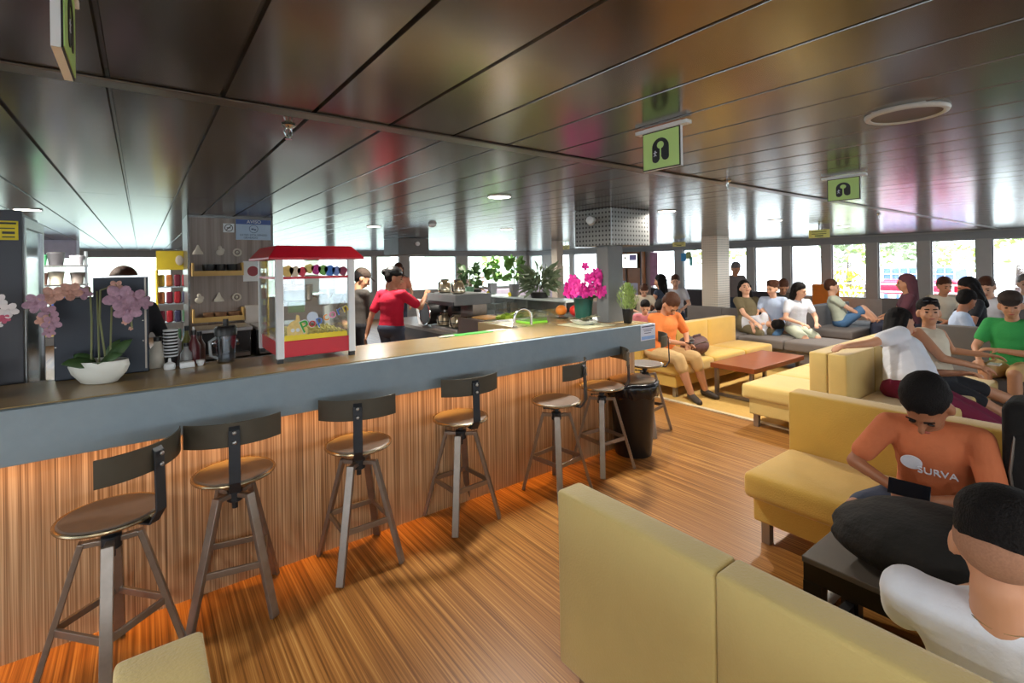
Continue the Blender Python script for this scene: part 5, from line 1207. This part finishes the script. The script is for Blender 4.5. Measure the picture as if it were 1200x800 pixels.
# ------------------------------------------------------------------ columns and their ceiling boxes
o = thing('bar_column', 'grey steel column rising through the bar counter', 'column', (3.55, 3.15, 0))
b = MB(); b.box(3.445, 3.655, 3.085, 3.23, HC, ZC-.01); b.build('shaft', M_greypaint, o, smooth=False, bevel=.004)
M_perf = bpy.data.materials.new('perforated_panel'); M_perf.use_nodes = True
def perforated(m, c1, c2, s, thr):
    nt = m.node_tree; p = nt.nodes['Principled BSDF']; tc = nt.nodes.new('ShaderNodeTexCoord'); v = nt.nodes.new('ShaderNodeVectorMath'); v.operation = 'SCALE'; v.inputs['Scale'].default_value = s
    fr = nt.nodes.new('ShaderNodeVectorMath'); fr.operation = 'FRACTION'; sb = nt.nodes.new('ShaderNodeVectorMath'); sb.operation = 'SUBTRACT'; sb.inputs[1].default_value = (.5, .5, .5)
    sp = nt.nodes.new('ShaderNodeSeparateXYZ'); nt.links.new(tc.outputs['Object'], v.inputs[0]); nt.links.new(v.outputs[0], fr.inputs[0]); nt.links.new(fr.outputs[0], sb.inputs[0]); nt.links.new(sb.outputs[0], sp.inputs[0])
    g = nt.nodes.new('ShaderNodeNewGeometry'); sn = nt.nodes.new('ShaderNodeSeparateXYZ'); nt.links.new(g.outputs['Normal'], sn.inputs[0])
    def M(op, a, b2=None):
        n = nt.nodes.new('ShaderNodeMath'); n.operation = op
        for i, q in enumerate((a, b2)):
            if q is None: continue
            if isinstance(q, (int, float)): n.inputs[i].default_value = q
            else: nt.links.new(q, n.inputs[i])
        return n.outputs[0]
    ax = M('ABSOLUTE', sn.outputs[0]); sel = M('GREATER_THAN', ax, .5)
    h = M('ADD', M('MULTIPLY', sel, sp.outputs[1]), M('MULTIPLY', M('SUBTRACT', 1, sel), sp.outputs[0]))
    d = M('ADD', M('MULTIPLY', h, h), M('MULTIPLY', sp.outputs[2], sp.outputs[2])); hole = M('LESS_THAN', d, thr)
    mx = nt.nodes.new('ShaderNodeMix'); mx.data_type = 'RGBA'; mx.inputs[6].default_value = (*c1, 1); mx.inputs[7].default_value = (*c2, 1); nt.links.new(hole, mx.inputs[0]); nt.links.new(mx.outputs[2], p.inputs['Base Color']); p.inputs['Roughness'].default_value = .5; p.inputs['Metallic'].default_value = .3
perforated(M_perf, rgb(134, 136, 136), rgb(40, 40, 42), 24., .06)
b = MB(); b.box(3.385, 3.935, 2.985, 3.45, 1.845, ZC-.003); b.build('perforated_box', M_perf, o, smooth=False, bevel=.003)
b = MB(); b.box(3.38, 3.39, 2.98, 2.99, 1.84, ZC-.003); b.build('corner_trim', M_steel, o, smooth=False)
o = thing('ceiling_camera', 'white bullet camera on the perforated box of the bar column', 'camera', (3.36, 3.2, 2.07))
b = MB(); b.lathe([(.028, -.05), (.036, -.03), (.036, .04), (.0, .05)], (3.345, 3.20, 2.075), 20, T=Matrix.Rotation(R(35), 4, 'Z') @ Matrix.Rotation(R(-80), 4, 'Y')); b.build('housing', M_white, o)
b = MB(); b.ell((3.385, 3.20, 2.085), (.02, .03, .03)); b.build('bracket', M_white, o)
M_perf2 = bpy.data.materials.new('perforated_pale'); M_perf2.use_nodes = True; perforated(M_perf2, rgb(226, 214, 196), rgb(150, 140, 128), 22., .05)
o = thing('pillar', 'pale perforated square pillar among the grey sofas', 'pillar', (9.2, 5.4, 0)); b = MB(); b.box(8.98, 9.42, 5.22, 5.56, 0, ZC-.004); b.build('shaft', M_perf2, o, smooth=False)
b = MB(); b.box(8.97, 9.43, 5.21, 5.57, 0, .1); b.build('skirting', M_steel, o, smooth=False)
o = thing('pillar', 'slim pale pillar in the far hall left of the magenta orchid', 'pillar', (6.75, 9.3, 0)); b = MB(); xx, yy = 7.35, 8.05; b.box(xx-.09, xx+.09, yy-.09, yy+.09, 0, ZC-.004); b.build('shaft', mat('pillar_tan', rgb(168, 160, 148), .5), o, smooth=False)
b = MB(); b.box(xx-.1, xx+.1, yy-.1, yy+.1, 0, .1); b.build('skirting', M_steel, o, smooth=False)
o = thing('ceiling_duct', 'grey steel box hanging under the ceiling above the crimson barista', 'duct', (3.9, 8.35, 2.0)); b = MB(); b.box(3.62, 4.22, 8.1, 8.75, 1.89, ZC-.004); b.build('casing', M_greypaint, o, smooth=False, bevel=.006)
b = MB(); b.lathe([(.03, 0), (.04, .05), (0, .06)], (3.95, 8.05, 2.08), 16, T=Matrix.Rotation(PI/2, 4, 'X')); b.build('camera', M_white, o)
# timber partition with screen on the right wall
o = thing('timber_cabinet', 'orange-brown timber cabinet wall left of the pink poster', 'cabinet', (12.0, 10.1, 0))
M_timber = mat('timber_orange', rgb(150, 92, 44), .4, 0, .2, 4)
b = MB(); b.box(12.02, 12.2, 9.42, 11.1, 0, 2.02); b.build('body', M_timber, o, smooth=False)
for y in (9.42, 9.98, 10.54, 11.05):
    b = MB(); b.box(11.99, 12.02, y, y+.05, 0, 2.02); b.build('stile', mat('timber_dark', rgb(84, 62, 48), .5), o, smooth=False)
o = thing('wall_screen', 'lit white screen mounted on the timber cabinet', 'screen', (11.98, 9.9, 1.75))
b = MB(); b.box(11.93, 11.985, 9.50, 10.30, 1.52, 1.97); b.build('bezel', M_black, o, smooth=False)
b = MB(); b.box(11.925, 11.93, 9.52, 10.28, 1.54, 1.95); b.build('display', mat('screen_glow', rgb(245, 245, 230), .4, 0, 0, emit=1.1), o, smooth=False)
b = MB(); b.box(11.922, 11.925, 9.54, 9.80, 1.76, 1.93); b.build('lilac_tile', mat('screen_lilac', rgb(170, 160, 235), .4), o, smooth=False)
b = MB(); b.add([(11.922, 9.92, 1.80), (11.922, 10.02, 1.80), (11.922, 9.97, 1.90), (11.925, 9.92, 1.80), (11.925, 10.02, 1.80), (11.925, 9.97, 1.90)], [(0, 1, 2), (3, 5, 4), (0, 3, 4, 1), (1, 4, 5, 2), (2, 5, 3, 0)]); b.build('triangle_mark', M_greypaint, o, smooth=False)
b = MB(); b.box(12.16, 12.18, 8.96, 9.22, 1.0, 1.98); tag(b.build('poster', mat('poster_pink', rgb(196, 140, 170), .6, 0, .35, 6), smooth=False), 'pink and mauve poster strip in the window left of the trio', 'poster')
o = thing('window_poster', 'blue and green notices stuck in the window left of the perforated pillar', 'poster', (12.17, 7.9, 1.8))
for y, z, w, h, cc in ((8.08, 1.82, .08, .11, (60, 160, 220)), (7.92, 1.87, .08, .1, (180, 200, 130)), (7.85, 1.7, .05, .12, (140, 225, 225))):
    b = MB(); b.box(12.16, 12.165, y-w, y+w, z-h, z+h); b.build('sheet', mat('sheet_%d_%d_%d' % cc, rgb(*cc), .5), o, smooth=False)
mb = MB(); mb.box(11.72, 11.8, 4.10, 4.62, .0, 1.16); tag(mb.build('float_board', mat('rescue_orange', rgb(240, 130, 30), .6), smooth=False, bevel=.03), 'bright orange rescue float standing by the right window', 'float')
# far seats in the left hall
for i, (x, y) in enumerate(((5.7, 8.9), (7.7, 9.6), (9.0, 8.4), (10.2, 9.8))):
    sofa('light lilac seat row in the far hall, %s from the left' % ['first', 'second', 'third', 'fourth'][i], (x, y, 0), -PI/2-.0, 1.4, 3, mat('lilac_seat', rgb(170, 164, 184), .8), D=.6, bt=.12, hb=1.15, hs=.45, group='lilac seats in the far hall', legm=M_steel)

# ------------------------------------------------------------------ ceiling fittings
def life_sign(label, x, y0, y1, z0, z1, arrow=False, flip=False):
    """hangs across the hall: panel in the plane x = const"""
    o = thing('muster_sign', label, 'sign', (x, (y0+y1)/2, z1), 0, 'green lifejacket signs')
    b = MB(); b.box(x-.004, x+.008, y0, y1, z0, z1); b.build('edge', M_white, o, smooth=False)
    b = MB(); b.box(x-.0065, x-.004, y0+.001, y1-.001, z0+.001, z1-.001); b.build('border', M_black, o, smooth=False)
    b = MB(); b.box(x-.008, x-.0065, y0+.005, y1-.005, z0+.005, z1-.005); b.build('face', M_signgreen, o, smooth=False)
    if z1 > ZC-.2:
        b = MB(); b.box(x-.012, x+.02, y0-.03, y1+.03, z1, z1+.014); b.box(x, x+.006, y0, y1, z1+.014, ZC-.003); b.build('rail', M_white, o, smooth=False, bevel=.002)
    w = (y1-y0); h = z1-z0; c = Matrix.Translation((x-.0082, (y0+y1)/2, (z0+z1)/2)) @ Matrix(((0, 0, -1, 0), (-1, 0, 0, 0), (0, 1, 0, 0), (0, 0, 0, 1)))
    u = w*.5/.5
    def P(a): return [(p[0]*w*.5, p[1]*h*.5) for p in a]
    # jacket: inverted U with round ends, keyhole neck
    b = MB()
    out = [(-.46, -.55)]; 
    out = [(-.46+.0, -.48)]+[( -.0+.46*math.cos(t)*-1, .12+.50*math.sin(t)) for t in [PI*i/12 for i in range(13)]]+[(.46, -.42)]
    right = [(.46-.19+.19*math.cos(t), -.42-.19*math.sin(t)) for t in [PI*i/8 for i in range(1, 9)]]
    slit_r = [(.05, -.42), (.045, .05)]; neck = [(.2*math.sin(t), .24-.2*math.cos(t)) for t in [.25+(2*PI-.5)*i/12 for i in range(13)]]
    slit_l = [(-.045, .05), (-.05, -.5)]
    left = [(-.27+.19*math.cos(t), -.5-.19*math.sin(t)) for t in [PI*i/8 for i in range(1, 9)]]
    poly = out+right+slit_r+neck+slit_l+left
    b.prism(P([(p[0]*.95, p[1]*.95) for p in poly]), 0, .0012, c)
    b.build('lifejacket_symbol', M_black, o, smooth=False)
    b = MB()
    fig = [((-.26, -.02), .05), ]
    cc = c @ Matrix.Translation((0, 0, .0013))
    hx, hy = -.27*w*.5, -.18*h*.5
    T2 = cc @ Matrix.Translation((hx, hy, 0)); r = .05*w
    b.prism([(r*.35*math.cos(t), r*.35*math.sin(t)+r*1.0) for t in [2*PI*i/10 for i in range(10)]], 0, .001, T2)
    for a, e in (((0, .7), (-.1, -.4)), ((-.1, -.3), (-.7, -1.2)), ((-.1, -.3), (.6, -1.1)), ((0, .5), (-.9, .2)), ((0, .5), (.9, .5))):
        A_ = T2 @ Vector((a[0]*r, a[1]*r, .0005)); B_ = T2 @ Vector((e[0]*r, e[1]*r, .0005)); b.bar(A_, B_, r*.4, .001, (1, 0, 0))
    b.build('child_symbol', M_whitec, o, smooth=False)
    if flip:
        for ch in o.children: ch.rotation_euler = (0, 0, PI)
    return o
life_sign('green lifejacket sign hanging nearest in the middle of the ceiling', 1.535, 1.022, 1.186, 2.036-.012, 2.036+.132)
life_sign('green lifejacket sign hanging farther back, right of the nearest one', 3.365, 1.055, 1.228, 2.035, 2.17)
life_sign('green lifejacket sign at the top left edge, seen nearly edge-on', -.098, 1.015, 1.186, 2.024, 2.168, flip=True)
def arrow_sign(label, x, y0, y1, z0, z1, m):
    o = thing('exit_sign', label, 'sign', (x, (y0+y1)/2, z1), 0, 'small exit route signs'); b = MB(); b.box(x-.005, x+.005, y0, y1, z0, z1); b.build('board', m, o, smooth=False)
    b = MB(); 
    for q in (.72, .45): b.box(x-.007, x-.005, y0+(y1-y0)*.15, y1-(y1-y0)*.15, z0+(z1-z0)*q, z0+(z1-z0)*(q+.07))
    b.box(x-.007, x-.005, y0+(y1-y0)*.3, y1-(y1-y0)*.3, z0+(z1-z0)*.18, z0+(z1-z0)*.32); b.build('print', M_darkgreen, o, smooth=False)
    b = MB(); b.box(x-.003, x+.003, (y0+y1)/2-.01, (y0+y1)/2+.01, z1, ZC-.003); b.build('hanger', M_steel, o, smooth=False)
arrow_sign('yellow-green exit route board below the second lifejacket sign', 8.0, 2.90, 3.18, 2.01, 2.13, mat('exit_lime', rgb(222, 232, 150), .5))
arrow_sign('yellow exit route board left of the perforated pillar', 9.6, 6.33, 6.65, 2.03, 2.13, mat('exit_yel', rgb(240, 232, 150), .5))
arrow_sign('yellow exit route board in the far hall above the magenta orchid', 8.2, 8.55, 8.8, 2.03, 2.13, mat('exit_yel', rgb(240, 232, 150), .5))
o = thing('ceiling_speaker', 'round white-rimmed ceiling speaker at the upper right', 'speaker', (2.13, .53, ZC))
b = MB(); b.tube([(2.13+.108*math.cos(a), .53+.108*math.sin(a), ZC-.004) for a in [2*PI*i/48 for i in range(49)]], .011, 8, False); b.build('rim', M_ring, o)
b = MB(); b.lathe([(0, 0), (.104, 0), (.104, .006), (0, .006)], (2.13, .53, ZC-.009), 48); b.build('grille', mat('grille', rgb(92, 84, 80), .4, .2), o)
LAMPS = [(2.13, 2.96, 'above the bar counter, left of the column'), (4.15, 2.94, 'just right of the bar column'), (6.36, 2.92, 'above the coffee table'), (-.73, 5.55, 'above the fridge at the left'), (2.34, 5.96, 'above the baristas'), (4.15, 5.6, 'behind the bar column'), (8.5, 2.9, 'near the yellow-green exit board'), (6.3, 5.6, 'above the grey sofas left of the pillar'), (8.4, 7.9, 'in the far hall behind the magenta orchid'), (6.3, 8.3, 'in the far hall above the leafy plants')]
for x, y, lb in LAMPS:
    o = thing('downlight', 'round ceiling downlight '+lb, 'ceiling light', (x, y, ZC), 0, 'round ceiling downlights')
    b = MB(); b.tube([(x+.085*math.cos(a), y+.085*math.sin(a), ZC-.003) for a in [2*PI*i/32 for i in range(33)]], .006, 6, False); b.build('rim', M_ring, o)
    b = MB(); b.lathe([(0, 0), (.08, 0), (.08, .004), (0, .004)], (x, y, ZC-.007), 32); b.build('diffuser', M_lamp, o)
    l = bpy.data.lights.new('downlight_beam', 'AREA'); l.shape = 'DISK'; l.size = .16; l.energy = 17; l.color = (1, .92, .80); l.spread = R(165)
    lo = bpy.data.objects.new('downlight_beam', l); COL.objects.link(lo); lo.location = (x, y, ZC-.012)
for x, y, lb in ((-1.5, .3, 'added unseen as fill, behind the camera to the left'), (-.6, -1.6, 'added unseen as fill, directly behind the camera'), (1.6, -2.4, 'added unseen as fill, behind the camera over the aisle'), (3.9, -3.6, 'added unseen as fill, behind the camera near the windows'), (-3.2, 2.96, 'added unseen as fill, over the hidden left end of the bar')):  # extra lamps added out of view to brighten and flatten the interior light
    o = thing('downlight', 'round ceiling downlight '+lb, 'ceiling light', (x, y, ZC), 0, 'round ceiling downlights')
    b = MB(); b.tube([(x+.085*math.cos(a), y+.085*math.sin(a), ZC-.003) for a in [2*PI*i/32 for i in range(33)]], .006, 6, False); b.build('rim', M_ring, o)
    b = MB(); b.lathe([(0, 0), (.08, 0), (.08, .004), (0, .004)], (x, y, ZC-.007), 32); b.build('diffuser', M_lamp, o)
    lo = bpy.data.objects.new('downlight_beam', l); COL.objects.link(lo); lo.location = (x, y, ZC-.012)
for x, y, lb in ((.424, 1.867, 'chrome sprinkler head beside the ceiling strip, above the bar'), (2.95, 1.64, 'sprinkler head on the ceiling strip right of the nearest sign'), (6.6, 1.9, 'small sprinkler head far along the ceiling, upper right')):
    o = thing('sprinkler', lb, 'sprinkler', (x, y, ZC)); b = MB(); b.lathe([(.02, 0), (.024, -.004), (.012, -.012), (.008, -.014)], (x, y, ZC), 18); b.build('rosette', M_chrome, o)
    b = MB(); b.tube([(x-.008, y, ZC-.012), (x-.014, y, ZC-.025), (x-.008, y, ZC-.042), (x, y, ZC-.045), (x+.008, y, ZC-.042), (x+.014, y, ZC-.025), (x+.008, y, ZC-.012)], .0025, 6); b.lathe([(.003, -.05), (.003, -.014)], (x, y, ZC), 8); b.lathe([(.012, -.052), (.012, -.049)], (x, y, ZC), 14); b.build('frame', M_chrome, o)
o = thing('smoke_detector', 'small grey smoke detector under the far ceiling', 'detector', (2.81, 5.3, ZC)); b = MB(); b.lathe([(.05, 0), (.05, -.02), (.03, -.04), (0, -.042)], (2.81, 5.3, ZC), 20); b.build('body', M_white, o); b = MB(); b.lathe([(.056, -.001), (.056, -.006)], (2.81, 5.3, ZC), 20); b.build('base', M_ring, o)

# ------------------------------------------------------------------ light
w = bpy.data.worlds.new('world'); SC.world = w; w.use_nodes = True; nt = w.node_tree; bg = nt.nodes['Background']
tc = nt.nodes.new('ShaderNodeTexCoord'); sp = nt.nodes.new('ShaderNodeSeparateXYZ'); cr = nt.nodes.new('ShaderNodeValToRGB')
nt.links.new(tc.outputs['Generated'], sp.inputs[0]); mp = nt.nodes.new('ShaderNodeMapRange'); mp.inputs[1].default_value = -1; mp.inputs[2].default_value = 1; nt.links.new(sp.outputs[2], mp.inputs[0]); nt.links.new(mp.outputs[0], cr.inputs[0])
e = cr.color_ramp.elements; e[0].position = .45; e[0].color = (.80, .86, .9, 1); e[1].position = .62; e[1].color = (.80, .92, 1., 1)
nt.links.new(cr.outputs[0], bg.inputs[0]); bg.inputs[1].default_value = 3.8
def portal(loc, rot, sx, sy):
    l = bpy.data.lights.new('portal', 'AREA'); l.shape = 'RECTANGLE'; l.size = sx; l.size_y = sy; l.cycles.is_portal = True
    o = bpy.data.objects.new('portal', l); COL.objects.link(o); o.location = loc; o.rotation_euler = rot
portal((XR+.1, (YN+YF)/2, 1.44), (PI/2, 0, PI/2), YF-YN, 1.2); portal((XL-.1, (YN+YF)/2, 1.44), (PI/2, 0, -PI/2), YF-YN, 1.2)
portal(((XL+XR)/2, YF+.1, 1.44), (PI/2, 0, PI), XR-XL, 1.2); portal(((XL+XR)/2, YN-.1, 1.44), (PI/2, 0, 0), XR-XL, 1.2)
l = bpy.data.lights.new('led_glow', 'AREA'); l.shape = 'RECTANGLE'; l.size = 6.2; l.size_y = .03; l.energy = 4.6; l.color = (1., .42, .07); l.spread = R(52)
lo = bpy.data.objects.new('led_glow', l); COL.objects.link(lo); lo.location = (.52, 2.965, .93)
SC.view_settings.view_transform = 'Standard'; SC.view_settings.look = 'None'; SC.view_settings.exposure = 1.2; SC.view_settings.gamma = 1; SC.view_settings.use_curve_mapping = False
SC.cycles.use_denoising = True; SC.cycles.max_bounces = 8; SC.cycles.transparent_max_bounces = 12; SC.cycles.sample_clamp_indirect = 6
